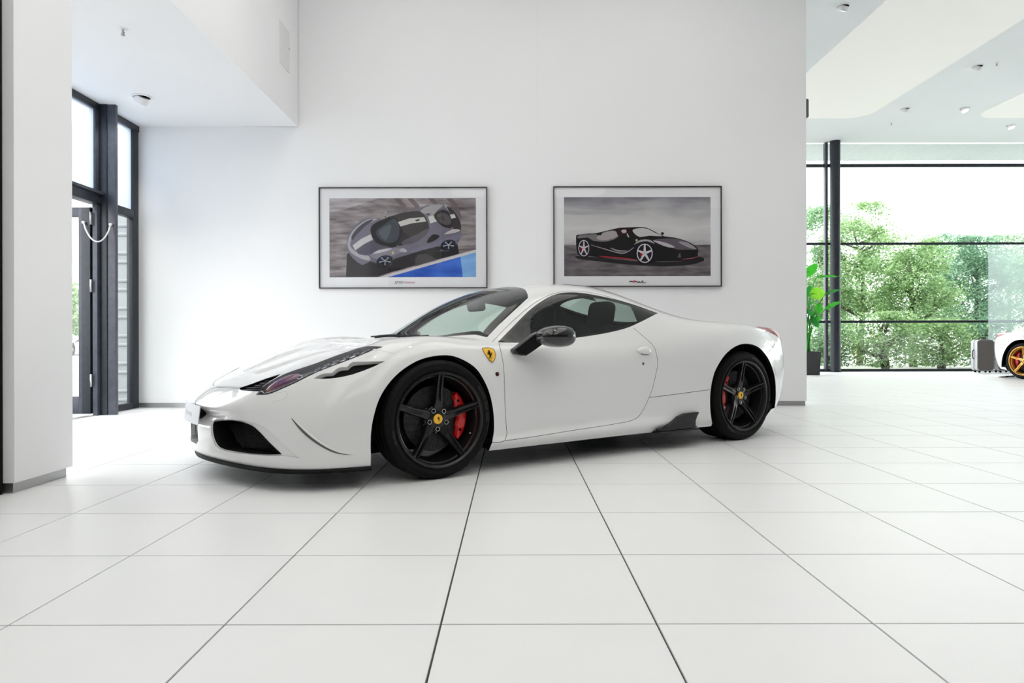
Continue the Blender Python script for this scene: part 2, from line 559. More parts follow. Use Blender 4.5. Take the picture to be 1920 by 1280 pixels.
# open door leaf, swung outwards
lf = tag(empty('door_1', (XL - .03, yj - .045, 0)), kind='structure')
lf.rotation_euler = (0, 0, math.radians(2))
box('edge_stile', -.09, -.005, -.03, .03, .02, zt - .04, M['slate'], lf, bev=.003)
box('edge_face', -.125, -.09, -.028, .028, .02, zt - .04, M['slate2'], lf, bev=.003)
box('bottom_rail', -.98, -.125, -.028, .028, .02, .20, M['slate2'], lf, bev=.003)
box('top_rail', -.98, -.125, -.028, .028, zt - .14, zt - .04, M['slate2'], lf, bev=.003)
box('far_stile', -1.08, -.98, -.03, .03, .02, zt - .04, M['slate2'], lf, bev=.003)
obj('door_pane', [(-.98, 0, .20), (-.125, 0, .20), (-.125, 0, zt - .14), (-.98, 0, zt - .14)], [(0, 1, 2, 3)], M['glass'], lf)
for z in (.30, 1.28, 1.98):
    h_ = tube('hinge', [(.008, -.04, z), (.008, -.04, z + .13)], .011, M['steel'], lf, 10)
# door stay: pale curved cable between leaf and fin
c0, c1 = P2W(157, 415, Y=yj - .10), P2W(208, 419, Y=yj - .02)
path = []
for t in np.linspace(0, 1, 15):
    p = c0.lerp(c1, t); p.z -= .19 * (1 - (2 * t - 1) ** 2) ** .8; p += Vector((p.x, p.y, p.z - CAMH)).normalized() * -.16 * (1 - (2 * t - 1) ** 2)
    path.append(p)
st_ = tag(empty('door_stay', (0, 0, 0)), 'pale curved cable hanging between the open door and its frame', 'cable')
tube('cable', path, .007, mat('pale_cable', (.75, .76, .76), .4), st_, 8)
for p in (c0, c1):
    lathe('anchor', [(0, .012), (.014, .012), (.018, 0), (.014, -.012), (0, -.012)], M['white_fix'], st_, 14, 'Z').location = p
# threshold
tag(box('trim_3', XL - .06, XL + .01, 5.3, yj - .02, -.01, .004, M['steel']), kind='structure')
# ribbed white outer wall beside the entrance
cl = tag(empty('ribbed_outer_wall', (0, 8.35, 0)), 'white outdoor wall with paired horizontal tube ribs beside the entrance', 'outer wall')
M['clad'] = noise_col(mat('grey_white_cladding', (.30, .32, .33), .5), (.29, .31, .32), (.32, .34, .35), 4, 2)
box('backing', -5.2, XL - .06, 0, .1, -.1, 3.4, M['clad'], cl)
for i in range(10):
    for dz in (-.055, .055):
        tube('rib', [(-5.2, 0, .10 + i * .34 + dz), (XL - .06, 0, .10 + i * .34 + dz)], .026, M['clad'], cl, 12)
# ground outside
M['paving'] = noise_col(mat('outdoor_paving', (.42, .42, .42), .8), (.28, .28, .285), (.36, .36, .36), .8, 5)
M['grass'] = noise_col(mat('lawn', (.34, .38, .26), .9), (.33, .35, .30), (.42, .43, .38), 3, 6)
tag(box('paved_yard', -60, XL - .06, -20, 80, -.25, -.08, M['paving']), 'pale paved yard outside the entrance door', 'pavement')
tag(box('terrace', XL, 30, YG + .06, 18.6, -.30, -.10, M['paving']), 'pale paved terrace along the outside of the far glazing', 'pavement')
tag(box('lawn', XL, 70, 18.6, 90, -.30, -.15, M['grass']), 'green lawn beyond the far glazing under the trees', 'lawn')

# ------------------------------------------------------------------ trees
def leaf_mat(name, c1, c2):
    m = bpy.data.materials.new(name); m.use_nodes = True
    nt = m.node_tree; nt.nodes.clear()
    out = nt.nodes.new('ShaderNodeOutputMaterial')
    df = nt.nodes.new('ShaderNodeBsdfDiffuse'); tl = nt.nodes.new('ShaderNodeBsdfTranslucent'); mx = nt.nodes.new('ShaderNodeMixShader')
    geo = nt.nodes.new('ShaderNodeNewGeometry'); r = nt.nodes.new('ShaderNodeValToRGB')
    r.color_ramp.elements[0].color = (*c1, 1); r.color_ramp.elements[1].color = (*c2, 1)
    nt.links.new(geo.outputs['Random Per Island'], r.inputs['Fac'])
    for s_ in (df, tl): nt.links.new(r.outputs['Color'], s_.inputs['Color'])
    mx.inputs['Fac'].default_value = .45
    nt.links.new(df.outputs[0], mx.inputs[1]); nt.links.new(tl.outputs[0], mx.inputs[2]); nt.links.new(mx.outputs[0], out.inputs['Surface'])
    return m
LEAF = [leaf_mat('leaf_fresh', (.15, .28, .10), (.54, .72, .40)), leaf_mat('leaf_mid', (.13, .26, .13), (.48, .66, .43)), leaf_mat('leaf_cool', (.08, .20, .11), (.36, .54, .38))]
M['bark'] = noise_col(mat('bark', (.10, .085, .07), .9), (.07, .06, .05), (.16, .14, .12), 12, 4, bump=.4, stretch=(1, 1, .2))
def tree(px, top_y, wpx, Y, n, lm, label, seed, base_y=None, low=.25, leaf=.05):
    rng = random.Random(seed)
    X = (px - PCX) / PF * Y
    gz = -.08 if px < 500 else -.15
    H = CAMH + (PCY - top_y) * Y / PF + .15
    Wd = wpx * Y / PF / 2
    t = tag(empty('tree', (X, Y, gz)), label, 'tree', 'trees beyond the glazing')
    # trunk and branches
    tips = []
    V, Fc = tube_geo([(0, 0, .012), (0, 0, .2), (rng.uniform(-.1, .1), 0, H * .3), (rng.uniform(-.2, .2), .1, H * .6), (rng.uniform(-.3, .3), .1, H * .9)], [.12, .11, .09, .055, .015], 8)
    trunk = obj('trunk', V, Fc, M['bark'], t, smooth=True)
    BVv, BF = [], []
    for k in range(14):
        z0 = H * rng.uniform(max(.15, low * .9), max(.75, low + .1)); a = rng.uniform(0, 6.28)
        ln = Wd * rng.uniform(.5, .95) * (1.1 - z0 / H * .6)
        e = Vector((math.cos(a) * ln, math.sin(a) * ln * .7, z0 + ln * rng.uniform(.3, .9)))
        e.z = min(e.z, H * .97)
        m_ = Vector((e.x * .5, e.y * .5, z0 + (e.z - z0) * .35))
        v_, f_ = tube_geo([(0, 0, z0), m_, e], [.045, .03, .008], 5)
        b = len(BVv); BVv += v_; BF += [tuple(b + i for i in f) for f in f_]
        tips.append(e); tips.append(m_.lerp(e, .5))
    br = obj('branches', BVv, BF, M['bark'], t, smooth=True); br['kind'] = 'stuff'
    # leaf clusters
    cl_ = []
    for k in range(70):
        if k < len(tips) and low < .6 and rng.random() < .8: c = tips[k].copy()
        else:
            zz = H * (low + (1 - low) * rng.random())
            f = max(.15, math.sin(math.pi * min(1, max(0, (zz / H - low * .6) / (1.05 - low * .6)))) ** .7)
            a = rng.uniform(0, 6.28); q = rng.random() ** .5
            c = Vector((math.cos(a) * q * Wd * f, math.sin(a) * q * Wd * .6 * f, zz))
        cl_.append((c, rng.uniform(.22, .66)))
    V, Fc = [], []
    for i in range(int(n * 1.5)):
        c, r = rng.choice(cl_)
        d = Vector((rng.gauss(0, 1), rng.gauss(0, 1), rng.gauss(0, .75)))
        d = d.normalized() * r * rng.random() ** .45
        p = c + d
        if p.z < .1: p.z = .1 + rng.random() * .3
        if p.z > H: p.z = H - rng.random() * .2
        u = Vector((rng.gauss(0, 1), rng.gauss(0, 1), rng.gauss(0, .6))).normalized()
        w_ = u.orthogonal().normalized()
        w_ = (w_ * math.cos(i) + u.cross(w_) * math.sin(i))
        s = leaf * rng.uniform(.6, 1.3)
        b = len(V)
        V += [p - u * s, p + w_ * s * .45, p + u * s, p - w_ * s * .45]
        Fc.append((b, b + 1, b + 2, b + 3))
    fo = obj('foliage', V, Fc, LEAF[lm], t); fo['kind'] = 'stuff'
    return t
tree(1540, 390, 150, 25, 13000, 1, 'pale leafy tree seen through the pane left of the round column', 1)
tree(1612, 380, 170, 23, 12000, 0, 'tallest fresh green tree just right of the round column', 2)
tree(1712, 440, 170, 21.5, 12000, 0, 'bushy fresh green tree second to the right of the column', 3)
tree(1775, 440, 150, 26.5, 10000, 2, 'cool green airy tree in the middle of the far glazing', 4, low=.25)
tree(1830, 445, 150, 23.5, 10000, 2, 'dense cool green tree left of the milky glass screen', 5)
tree(1890, 440, 150, 28, 9000, 1, 'loose tree behind the milky glass screen', 6, low=.3)
tree(1945, 450, 150, 24.5, 7000, 1, 'tree at the far right behind the second car', 9, low=.3)
tree(1660, 585, 150, 19.5, 4200, 0, 'low round shrub in front of the tall trees', 7, low=.05)
tree(1765, 600, 130, 19.9, 3600, 0, 'low bright shrub left of the suitcases beyond the glass', 8, low=.05)
tree(1560, 600, 110, 20.2, 3200, 1, 'low shrub outside behind the potted plant', 10, low=.05)
tree(1850, 600, 110, 20.4, 3200, 2, 'low shrub outside behind the suitcases', 12, low=.05)
tree(1452, 400, 150, 24, 6000, 1, 'leafy tree beyond the far glazing hidden behind the picture wall', 15)
tree(2030, 440, 160, 25, 6000, 0, 'leafy tree beyond the far glazing just outside the right edge', 16)
tree(2140, 430, 170, 26, 6000, 1, 'leafy tree beyond the far glazing well outside the right edge', 17)
# yard tree outside the entrance
tree(128, 530, 46, 40, 5000, 0, 'round green tree across the yard outside the entrance', 11, leaf=.10)
tree(112, 240, 70, 16.5, 3500, 0, 'overhanging leafy branch high outside the entrance door', 14, low=.80, leaf=.06)

# ------------------------------------------------------------------ the white sports car
CAR_C = Vector((.146, 5.306, 0))
CAR_A = math.atan2(-.55007564, -.83511484)
car = tag(empty('sports_car', CAR_C, CAR_A), 'glossy white mid-engined sports coupe with black five-spoke wheels on the tiled floor', 'car')
R_CAR = Matrix.Rotation(CAR_A, 3, 'Z')
R_INV = R_CAR.transposed()
CAM_L = R_INV @ (Vector((0, 0, CAMH)) - CAR_C)
def ray_l(px, py):
    return (R_INV @ Vector(((px - PCX) / PF, 1.0, -(py - PCY) / PF))).normalized()
def proj_l(p):
    q = R_CAR @ Vector(p) + CAR_C
    return (PCX + PF * q.x / q.y, PCY - PF * (q.z - CAMH) / q.y)
def un_l(px, py, axis, val):
    d = ray_l(px, py)
    i = 'xyz'.index(axis)
    return CAM_L + d * ((val - CAM_L[i]) / d[i])

# control net: stations from the nose centre round the side to the tail centre,
# each from the sill (level 0) up to the spine (level 13), local x forward, y left
def st(x, yz, dx=None):
    return [(x + (dx[i] if dx else 0), y, z) for i, (y, z) in enumerate(yz)]
NET = [
 # nose centre
 [(2.390,0,.120),(2.430,0,.155),(2.430,0,.205),(2.428,0,.265),(2.425,0,.322),(2.368,0,.362),(2.408,0,.402),(2.372,0,.452),(2.322,0,.497),(2.268,0,.527),(2.220,0,.553),(2.178,0,.571),(2.137,0,.588),(2.10,0,.603)],
 [(2.340,.27,.117),(2.380,.27,.155),(2.380,.27,.205),(2.376,.27,.265),(2.372,.26,.322),(2.338,.26,.362),(2.375,.26,.402),(2.338,.26,.455),(2.285,.26,.502),(2.225,.235,.538),(2.170,.195,.565),(2.120,.145,.585),(2.075,.075,.602),(2.045,0,.615)],
 [(2.250,.53,.115),(2.275,.53,.16),(2.272,.53,.215),(2.268,.53,.28),(2.268,.52,.345),(2.277,.515,.395),(2.272,.51,.438),(2.236,.50,.494),(2.178,.485,.543),(2.117,.425,.576),(2.052,.34,.602),(1.992,.24,.628),(1.942,.12,.649),(1.915,0,.659)],
 [(2.120,.735,.11),(2.140,.735,.16),(2.138,.735,.215),(2.132,.73,.28),(2.124,.72,.345),(2.114,.707,.412),(2.096,.69,.475),(2.060,.66,.546),(2.012,.617,.600),(1.945,.54,.648),(1.875,.43,.678),(1.812,.30,.696),(1.770,.15,.703),(1.755,0,.711)],
 [(1.955,.865,.11),(1.965,.865,.16),(1.962,.865,.215),(1.954,.865,.28),(1.945,.858,.345),(1.935,.843,.42),(1.915,.82,.505),(1.882,.785,.598),(1.837,.735,.658),(1.770,.645,.707),(1.700,.51,.726),(1.640,.35,.733),(1.605,.175,.732),(1.595,0,.738)],
 [(1.770,.915,.11),(1.775,.92,.16),(1.772,.922,.215),(1.768,.924,.28),(1.760,.922,.35),(1.748,.911,.44),(1.733,.888,.545),(1.708,.85,.648),(1.668,.795,.712),(1.608,.70,.753),(1.548,.56,.762),(1.500,.39,.762),(1.475,.195,.755),(1.465,0,.759)],
 st(1.585,[(.93,.11),(.938,.16),(.943,.215),(.947,.28),(.950,.36),(.945,.455),(.927,.565),(.890,.685),(.826,.752),(.725,.786),(.58,.785),(.40,.778),(.20,.769),(0,.772)],[0,0,0,0,0,-.005,-.012,-.02,-.035,-.06,-.09,-.11,-.125,-.13]),
 st(1.325,[(.93,.12),(.942,.16),(.950,.215),(.957,.28),(.963,.37),(.962,.47),(.947,.59),(.908,.715),(.838,.788),(.73,.808),(.59,.792),(.41,.784),(.205,.789),(0,.793)],[0,0,0,0,0,0,0,-.005,-.015,-.03,-.045,-.055,-.06,-.06]),
 st(1.10,[(.92,.125),(.945,.165),(.945,.215),(.947,.28),(.952,.37),(.952,.47),(.940,.58),(.908,.69),(.845,.768),(.745,.80),(.61,.797),(.43,.792),(.215,.803),(0,.81)],[0]*10+[-.005,-.01,-.01,-.01]),
 st(.90,[(.915,.125),(.950,.17),(.934,.205),(.930,.26),(.934,.37),(.937,.47),(.928,.575),(.905,.67),(.855,.742),(.785,.780),(.69,.806),(.50,.865),(.26,.91),(0,.925)]),
 st(.62,[(.915,.127),(.957,.175),(.934,.215),(.926,.27),(.930,.37),(.935,.47),(.930,.57),(.910,.66),(.872,.73),(.822,.772),(.725,.885),(.605,.99),(.32,1.052),(0,1.068)]),
 st(.32,[(.915,.128),(.958,.18),(.934,.225),(.924,.28),(.928,.37),(.935,.47),(.934,.57),(.918,.66),(.885,.73),(.835,.787),(.745,.93),(.625,1.085),(.34,1.158),(0,1.175)]),
 st(.0,[(.915,.13),(.958,.185),(.934,.232),(.924,.29),(.928,.38),(.938,.47),(.942,.57),(.930,.66),(.900,.735),(.842,.815),(.75,.965),(.622,1.128),(.34,1.192),(0,1.205)]),
 st(-.32,[(.915,.13),(.955,.188),(.936,.237),(.930,.295),(.936,.38),(.948,.47),(.955,.57),(.950,.67),(.915,.765),(.838,.885),(.750,.990),(.618,1.100),(.34,1.188),(0,1.203)]),
 st(-.62,[(.92,.13),(.950,.185),(.943,.237),(.944,.30),(.952,.38),(.962,.47),(.970,.58),(.962,.70),(.920,.815),(.835,.925),(.737,.992),(.605,1.047),(.34,1.118),(0,1.138)]),
 st(-.95,[(.925,.13),(.950,.18),(.955,.23),(.960,.30),(.967,.38),(.975,.48),(.978,.61),(.963,.745),(.905,.852),(.810,.918),(.705,.950),(.575,.975),(.33,1.022),(0,1.04)]),
 st(-1.325,[(.925,.13),(.945,.18),(.955,.23),(.963,.30),(.970,.39),(.976,.50),(.974,.64),(.950,.78),(.885,.876),(.785,.913),(.67,.916),(.53,.918),(.30,.948),(0,.96)]),
 st(-1.62,[(.91,.15),(.928,.19),(.938,.24),(.948,.31),(.955,.40),(.960,.51),(.953,.64),(.924,.77),(.860,.861),(.760,.904),(.64,.905),(.50,.895),(.28,.895),(0,.898)]),
 st(-1.87,[(.835,.17),(.850,.21),(.865,.26),(.877,.33),(.888,.42),(.892,.53),(.882,.65),(.855,.755),(.805,.832),(.72,.882),(.61,.888),(.47,.88),(.26,.872),(0,.872)]),
 [(-2.00,.70,.17),(-2.03,.72,.21),(-2.05,.735,.26),(-2.07,.75,.33),(-2.085,.762,.42),(-2.097,.77,.53),(-2.097,.768,.65),(-2.088,.76,.755),(-2.070,.742,.825),(-2.045,.685,.871),(-2.04,.58,.880),(-2.04,.43,.876),(-2.045,.24,.872),(-2.05,0,.871)],
 [(-2.10,.38,.19),(-2.13,.39,.23),(-2.145,.40,.28),(-2.16,.41,.35),(-2.175,.42,.45),(-2.185,.425,.56),(-2.19,.425,.66),(-2.183,.42,.76),(-2.16,.40,.825),(-2.13,.36,.866),(-2.115,.31,.877),(-2.105,.24,.876),(-2.10,.14,.872),(-2.10,0,.871)],
 [(-2.12,0,.19),(-2.15,0,.23),(-2.17,0,.28),(-2.185,0,.35),(-2.20,0,.45),(-2.21,0,.56),(-2.215,0,.66),(-2.205,0,.76),(-2.185,0,.825),(-2.16,0,.863),(-2.145,0,.874),(-2.135,0,.875),(-2.13,0,.873),(-2.125,0,.872)],
]
NET = np.array(NET, float)
NU, NV = NET.shape[0], NET.shape[1]
MIR = np.array([1, -1, 1])
def pad(A):
    """reflect the net over the centre plane at nose, tail and spine; extrapolate below the sill"""
    A = np.concatenate([A[1:2] * MIR, A, A[-2:-1] * MIR], 0)
    lo = 2 * A[:, :1] - A[:, 1:2]
    return np.concatenate([lo, A, A[:, -2:-1] * MIR], 1)
def bsp_at_knots(A):
    B = pad(A)
    B = (B[:-2] + 4 * B[1:-1] + B[2:]) / 6
    return (B[:, :-2] + 4 * B[:, 1:-1] + B[:, 2:]) / 6
CTRL = NET.copy()
for _ in range(3):
    CTRL = CTRL + .85 * (NET - bsp_at_knots(CTRL))
CTRL[0, :, 1] = 0; CTRL[-1, :, 1] = 0; CTRL[:, -1, 1] = 0
CP = pad(CTRL)

def surf(u, v):
    """uniform bicubic B-spline, u in 0..NU-1, v in 0..NV-1 (arrays)"""
    u = np.clip(np.asarray(u, float), 0, NU - 1 - 1e-9); v = np.clip(np.asarray(v, float), 0, NV - 1 - 1e-9)
    iu = u.astype(int); iv = v.astype(int)
    fu = u - iu; fv = v - iv
    bas = lambda t: np.stack([(1 - t) ** 3, 3 * t ** 3 - 6 * t ** 2 + 4, -3 * t ** 3 + 3 * t ** 2 + 3 * t + 1, t ** 3], -1) / 6
    bu, bv = bas(fu), bas(fv)
    out = np.zeros(u.shape + (3,))
    for a in range(4):
        for b in range(4):
            out += (bu[..., a] * bv[..., b])[..., None] * CP[iu + a, iv + b]
    return out

def sstep(t):
    t = np.clip(t, 0, 1); return t * t * (3 - 2 * t)
FA, RA = (1.300, .335), (-1.340, .345)      # arch centres
def shape(u, v):
    """surface with the sculpted details: arch lips, bonnet channels, side scallop"""
    P = surf(u, v)
    x, y, z = P[..., 0], P[..., 1], P[..., 2]
    sidew = sstep((np.asarray(v) - .3) / 1.0) * sstep((8.4 - np.asarray(v)) / 1.2)
    for (ax, az), r0, amp, wd in ((FA, .385, .007, .07), (RA, .405, .014, .06)):
        r = np.hypot(x - ax, z - az)
        P[..., 1] += amp * sidew * np.exp(-((r - r0) / wd) ** 2) * (y > .6)
    # bonnet: raised centre between two channels
    ay = np.abs(y)
    t = np.clip((2.14 - x) / .80, 0, 1)
    yc = .135 + .30 * t                       # two grooves spreading towards the screen
    hw = .050 + .055 * t
    amp = .032 * sstep((2.115 - x) / .045) * (1 - sstep((1.95 - x) / .42))
    P[..., 2] -= amp * sstep((hw + .016 - np.abs(ay - yc)) / .032) * (np.asarray(v) > 8.0)
    return P

# dense sampling for ray hits
gu, gv = 420, 200
UU, VV = np.meshgrid(np.linspace(0, NU - 1, gu), np.linspace(0, NV - 1, gv), indexing='ij')
GP = shape(UU, VV)
idx = np.arange(gu * gv).reshape(gu, gv)
quads = np.stack([idx[:-1, :-1], idx[1:, :-1], idx[1:, 1:], idx[:-1, 1:]], -1).reshape(-1, 4)
tris = np.concatenate([quads[:, [0, 1, 2]], quads[:, [0, 2, 3]]])
BV = BVHTree.FromPolygons([Vector(p) for p in GP.reshape(-1, 3)], [tuple(map(int, t)) for t in tris])
UVF = np.stack([UU.ravel(), VV.ravel()], -1)
GPF = GP.reshape(-1, 3)
def to_uv(loc, i):
    a, b, c = tris[i]
    A, B_, C_ = (Vector(GPF[k]) for k in (a, b, c))
    from mathutils.interpolate import poly_3d_calc
    w = poly_3d_calc([A, B_, C_], loc)
    return UVF[a] * w[0] + UVF[b] * w[1] + UVF[c] * w[2]
def uv_px(px, py):
    d = ray_l(px, py)
    hit = BV.ray_cast(CAM_L, d)
    if hit[0] is None or hit[0].y < -.002:
        q = un_l(px, py, 'y', .94)
        hit = BV.find_nearest(q)
    return to_uv(hit[0], hit[2])
def uv_top(x, y):
    hit = BV.ray_cast(Vector((x, y, 3)), Vector((0, 0, -1)))
    if hit[0] is None: hit = BV.find_nearest(Vector((x, y, .8)))
    return to_uv(hit[0], hit[2])
def uv_side(x, z):
    hit = BV.ray_cast(Vector((x, 3, z)), Vector((0, -1, 0)))
    if hit[0] is None: hit = BV.find_nearest(Vector((x, .95, z)))
    return to_uv(hit[0], hit[2])
def resample(pts, step, closed=False):
    pts = [Vector((p[0], p[1])) for p in pts]
    if closed: pts = pts + [pts[0]]
    out = []
    for a, b in zip(pts[:-1], pts[1:]):
        n = max(1, int(math.ceil((b - a).length / step)))
        out += [a.lerp(b, k / n) for k in range(n)]
    if not closed: out.append(pts[-1])
    return out
def smooth2(pts, n=6, closed=False):
    return [(p.x, p.y) for p in catmull([(a, b, 0) for a, b in pts], n, closed)]
def line_px(pts, step=3.0):
    return [uv_px(p.x, p.y) for p in resample(pts, step)]

# feature outlines traced on the photograph
PX_ARCH_F = smooth2([(695,858),(694.5,832),(695.5,808),(699.4,784),(710,749),(728,719),(752,694.7),(782,676),(813,667),(844,666),(870,675),(892,690),(907,712),(918,738),(924.7,771),(926,804),(922.5,829)], 4)
PX_ARCH_R = smooth2([(1336,801),(1332,775),(1331,750),(1332.5,730),(1336,711),(1343,691),(1360,665),(1381,649),(1401,645),(1421,651),(1435,665),(1445,682.5),(1452.5,708),(1454.5,735),(1453,760),(1448,782)], 4)
PX_WIN = smooth2([(933,641.5),(962.5,611.7),(991.7,582.5),(1016.7,563.8),(1037.5,553.3),(1062.5,548.3),(1098,550.2),(1150,560.6),(1191.7,572.5),(1233,587.7)], 5) + \
         smooth2([(1233,587.7),(1198,605.4),(1170.8,616.5),(1129,626),(1075,634),(1020,640.5),(977,642.5),(933,641.5)], 4)[1:-1]
PX_LAMP = smooth2([(480.5,738),(493,723.5),(519,707),(545,695.5),(592,680),(641,661.8),(685.6,648.8),(718.5,649.3)], 4) + \
          smooth2([(718.5,649.3),(699.7,656),(660,672),(601,694.5),(554,716.5),(521.5,731),(500,738.5),(480.5,738)], 4)[1:-1]
PX_VENT = [(588,708.5),(595,704),(602,700.5),(608,698.8),(622,698.2),(629,692),(634,688.6),(640,687.4),(651,687),(656,681),(661,677.8),(670,677.2),(700,676.8),(722,676.4),(702,686),(682,694),(660,701.5),(640,706),(617,709),(600,709.5)]
PX_INTAKE = smooth2([(399,795),(402,788.5),(414,786.5),(442,788),(468,796),(484,808.6),(500,826),(525,850.5)], 4) + \
            smooth2([(525,850.5),(500,850.8),(470,848.8),(442,845),(416,839),(405,828),(399.5,810),(399,795)], 4)[1:-1]
PX_HOODGR = [(448.5,726.5),(470,719.5),(500,708.5),(526,700.5),(517,707),(505,714),(493,723),(486,732.5),(466,731.5),(452,730.5)]
PX_DOOR = [(935.8,643),(940,663),(944,684),(945.3,707.5),(946.5,754),(949,801),(950.2,812),(946.5,826)] + \
          smooth2([(946.5,826),(1000,818.5),(1070,807.5),(1150,795.3),(1187,787.3),(1202.5,774),(1215.6,748),(1224,726),(1231,695),(1233,686.7),(1231.5,668),(1225,649),(1208,632.5),(1187.5,615)], 4)[1:]
PX_TAIL = [(1420,611.6),(1432,611.2),(1441,612),(1450,615),(1456,620.5),(1459,627),(1458,637),(1453,631.5),(1441,622.5),(1430,616.5)]

SCU, SCV = .24, .13
def S2(uv): return (uv[0] * SCU, uv[1] * SCV)
REG = {}
def region(name, uvs): REG[name] = [S2(p) for p in uvs]
def px_region(name, pts, step=2.5):
    region(name, [uv_px(p.x, p.y) for p in resample(pts, step, True)])
uvf = [uv_px(*p) for p in PX_ARCH_F]
region('arch_f', [(uvf[0][0], -.6)] + [(uvf[0][0], 0.0)] + uvf[1:] + [(uvf[-1][0], 0), (uvf[-1][0], -.6)])
uvr = [uv_px(*p) for p in PX_ARCH_R]
region('arch_r', [(uvr[0][0], -.6), (uvr[0][0], 0)] + uvr[1:-1] + [(uvr[-1][0], 0), (uvr[-1][0], -.6)])
px_region('window', PX_WIN)
# windscreen: near pillar from the photograph, cowl and header from the plan shape
ws = [uv_top(x, y) for x, y in smooth2([(1.165, -.0), (1.155, .16), (1.12, .33), (1.055, .48), (.955, .61), (.895, .668)], 5)]
ws_side = [uv_px(p.x, p.y) for p in resample([(913, 632), (933, 611), (968, 578.6), (990, 558.5)], 3)]
xs_top = [uv_top(x, y) for x, y in smooth2([(.415, .555), (.352, .42), (.315, .22), (.305, 0)], 5)]
spine = NV - 1
region('windscreen', [(ws[0][0], spine + .6)] + [(ws[0][0], spine)] + ws[1:] + ws_side + xs_top[:-1] + [(xs_top[-1][0], spine), (xs_top[-1][0], spine + .6)])
rw = [uv_top(x, y) for x, y in smooth2([(-.58, 0), (-.585, .25), (-.62, .44), (-.70, .475), (-1.0, .44), (-1.28, .38), (-1.36, .25), (-1.38, 0)], 4)]
region('rear_glass', [(rw[0][0], spine + .6), (rw[0][0], spine)] + rw[1:-1] + [(rw[-1][0], spine), (rw[-1][0], spine + .6)])
px_region('lamp', PX_LAMP)
px_region('vent', PX_VENT)
px_region('intake', PX_INTAKE)
px_region('hoodgr', PX_HOODGR)
px_region('door', PX_DOOR)
region('tail', [(17.5, 8.75), (17.9, 9.1), (18.5, 9.2), (19.0, 9.0), (19.35, 8.4), (19.35, 7.2), (19.05, 6.9), (18.85, 7.05), (18.5, 7.55), (18.0, 8.2)])
# central nose opening under the plate
region('nose_gap', [(-.6, 1.75), (.40, 1.75), (.50, 2.1), (.42, 4.05), (-.6, 4.05)])
px_region('surround', [(402,785),(440,785),(468,789),(484,793),(500,803),(520,822),(540,840),(561,858),(530,853.5),(500,853),(470,851),(440,847.5),(414,842),(402,833),(396,815),(395,797)])
# bonnet: leading edge and shut line from the photograph
hood_edge = [uv_px(p.x, p.y) for p in resample([(404, 723.5), (414, 725.3), (430, 726), (448, 726), (470, 719), (500, 708), (526, 700), (545, 695), (592, 679.5), (641, 661.3), (685.6, 648.5)], 4)]
hood_back = [uv_top(x, y) for x, y in smooth2([(1.22, .60), (1.19, .47), (1.215, .33), (1.235, .16), (1.24, 0)], 4)]
region('bonnet', [(0 - .5, hood_edge[0][1]), (0, hood_edge[0][1])] + hood_edge[1:] + hood_back[:-1] + [(hood_back[-1][0], spine), (hood_back[-1][0], spine + .6), (-.5, spine + .6)])
# bumper cover boundary behind the lamp tip down to the arch
def chain(pts, step=3): return [S2(p) for p in line_px(pts, step)]

def inset(poly, d):
    n = len(poly)
    A = sum(poly[i][0] * poly[(i + 1) % n][1] - poly[(i + 1) % n][0] * poly[i][1] for i in range(n))
    s = 1 if A > 0 else -1
    out = []
    for i in range(n):
        a, b, c = Vector(poly[i - 1]), Vector(poly[i]), Vector(poly[(i + 1) % n])
        t = (c - a)
        if t.length < 1e-9: t = (b - a)
        t.normalize()
        out.append(tuple(b + Vector((-t.y, t.x)) * d * s))
    return out
REG['win_in'] = inset(REG['window'], .016)
REG['ws_in'] = inset(REG['windscreen'], .045)
div = chain([(1154, 558), (1164, 583), (1178, 617)])
qdiv = chain([(1175, 566), (1187.5, 584.6), (1197, 609)])
REG['quarter'] = div + qdiv[::-1]
tri_tip = chain([(1176, 563), (1187.5, 584.6), (1197.5, 610), (1240, 592), (1236, 584)])
REG['wintri'] = tri_tip

def inpoly(P, poly):
    poly = np.array(poly); x, y = P[:, 0], P[:, 1]
    ins = np.zeros(len(P), bool)
    j = len(poly) - 1
    for i in range(len(poly)):
        xi, yi = poly[i]; xj, yj = poly[j]
        if yi != yj:
            c = ((yi > y) != (yj > y)) & (x < (xj - xi) * (y - yi) / (yj - yi) + xi)
            ins ^= c
        j = i
    return ins

# triangulate the parameter rectangle with all outlines as constraints
LU, LV = (NU - 1) * SCU, (NV - 1) * SCV
DG = .018
nu_, nv_ = int(LU / DG), int(LV / DG)
gx, gy = np.meshgrid(np.linspace(0, LU, nu_ + 1), np.linspace(0, LV, nv_ + 1), indexing='ij')
pts = np.stack([gx.ravel(), gy.ravel()], -1)
# small scatter keeps the triangulation from lining up; the border stays exact
inner = (pts[:, 0] > 1e-6) & (pts[:, 0] < LU - 1e-6) & (pts[:, 1] > 1e-6) & (pts[:, 1] < LV - 1e-6)
cons, cedges = [], []
def clampp(p): return (min(max(p[0], 0), LU), min(max(p[1], 0), LV))
for nm, poly in list(REG.items()):
    pp = [clampp(p) for p in poly]
    q = [pp[0]]
    for p in pp[1:]:
        if math.hypot(p[0] - q[-1][0], p[1] - q[-1][1]) > 5e-4: q.append(p)
    if math.hypot(q[0][0] - q[-1][0], q[0][1] - q[-1][1]) < 5e-4: q.pop()
    REG[nm + '#'] = q
    b = len(cons)
    cons += q
    cedges += [(b + i, b + (i + 1) % len(q)) for i in range(len(q))]
REG = {k: v for k, v in REG.items()}
ca = np.array(cons)
keep = np.ones(len(pts), bool)
for i0 in range(0, len(ca), 200):
    d2 = ((pts[:, None, :] - ca[None, i0:i0 + 200, :]) ** 2).sum(-1).min(1)
    keep &= ~((d2 < .0075 ** 2) & inner)
pts = pts[keep]
allp = [Vector(p) for p in pts] + [Vector(p) for p in cons]
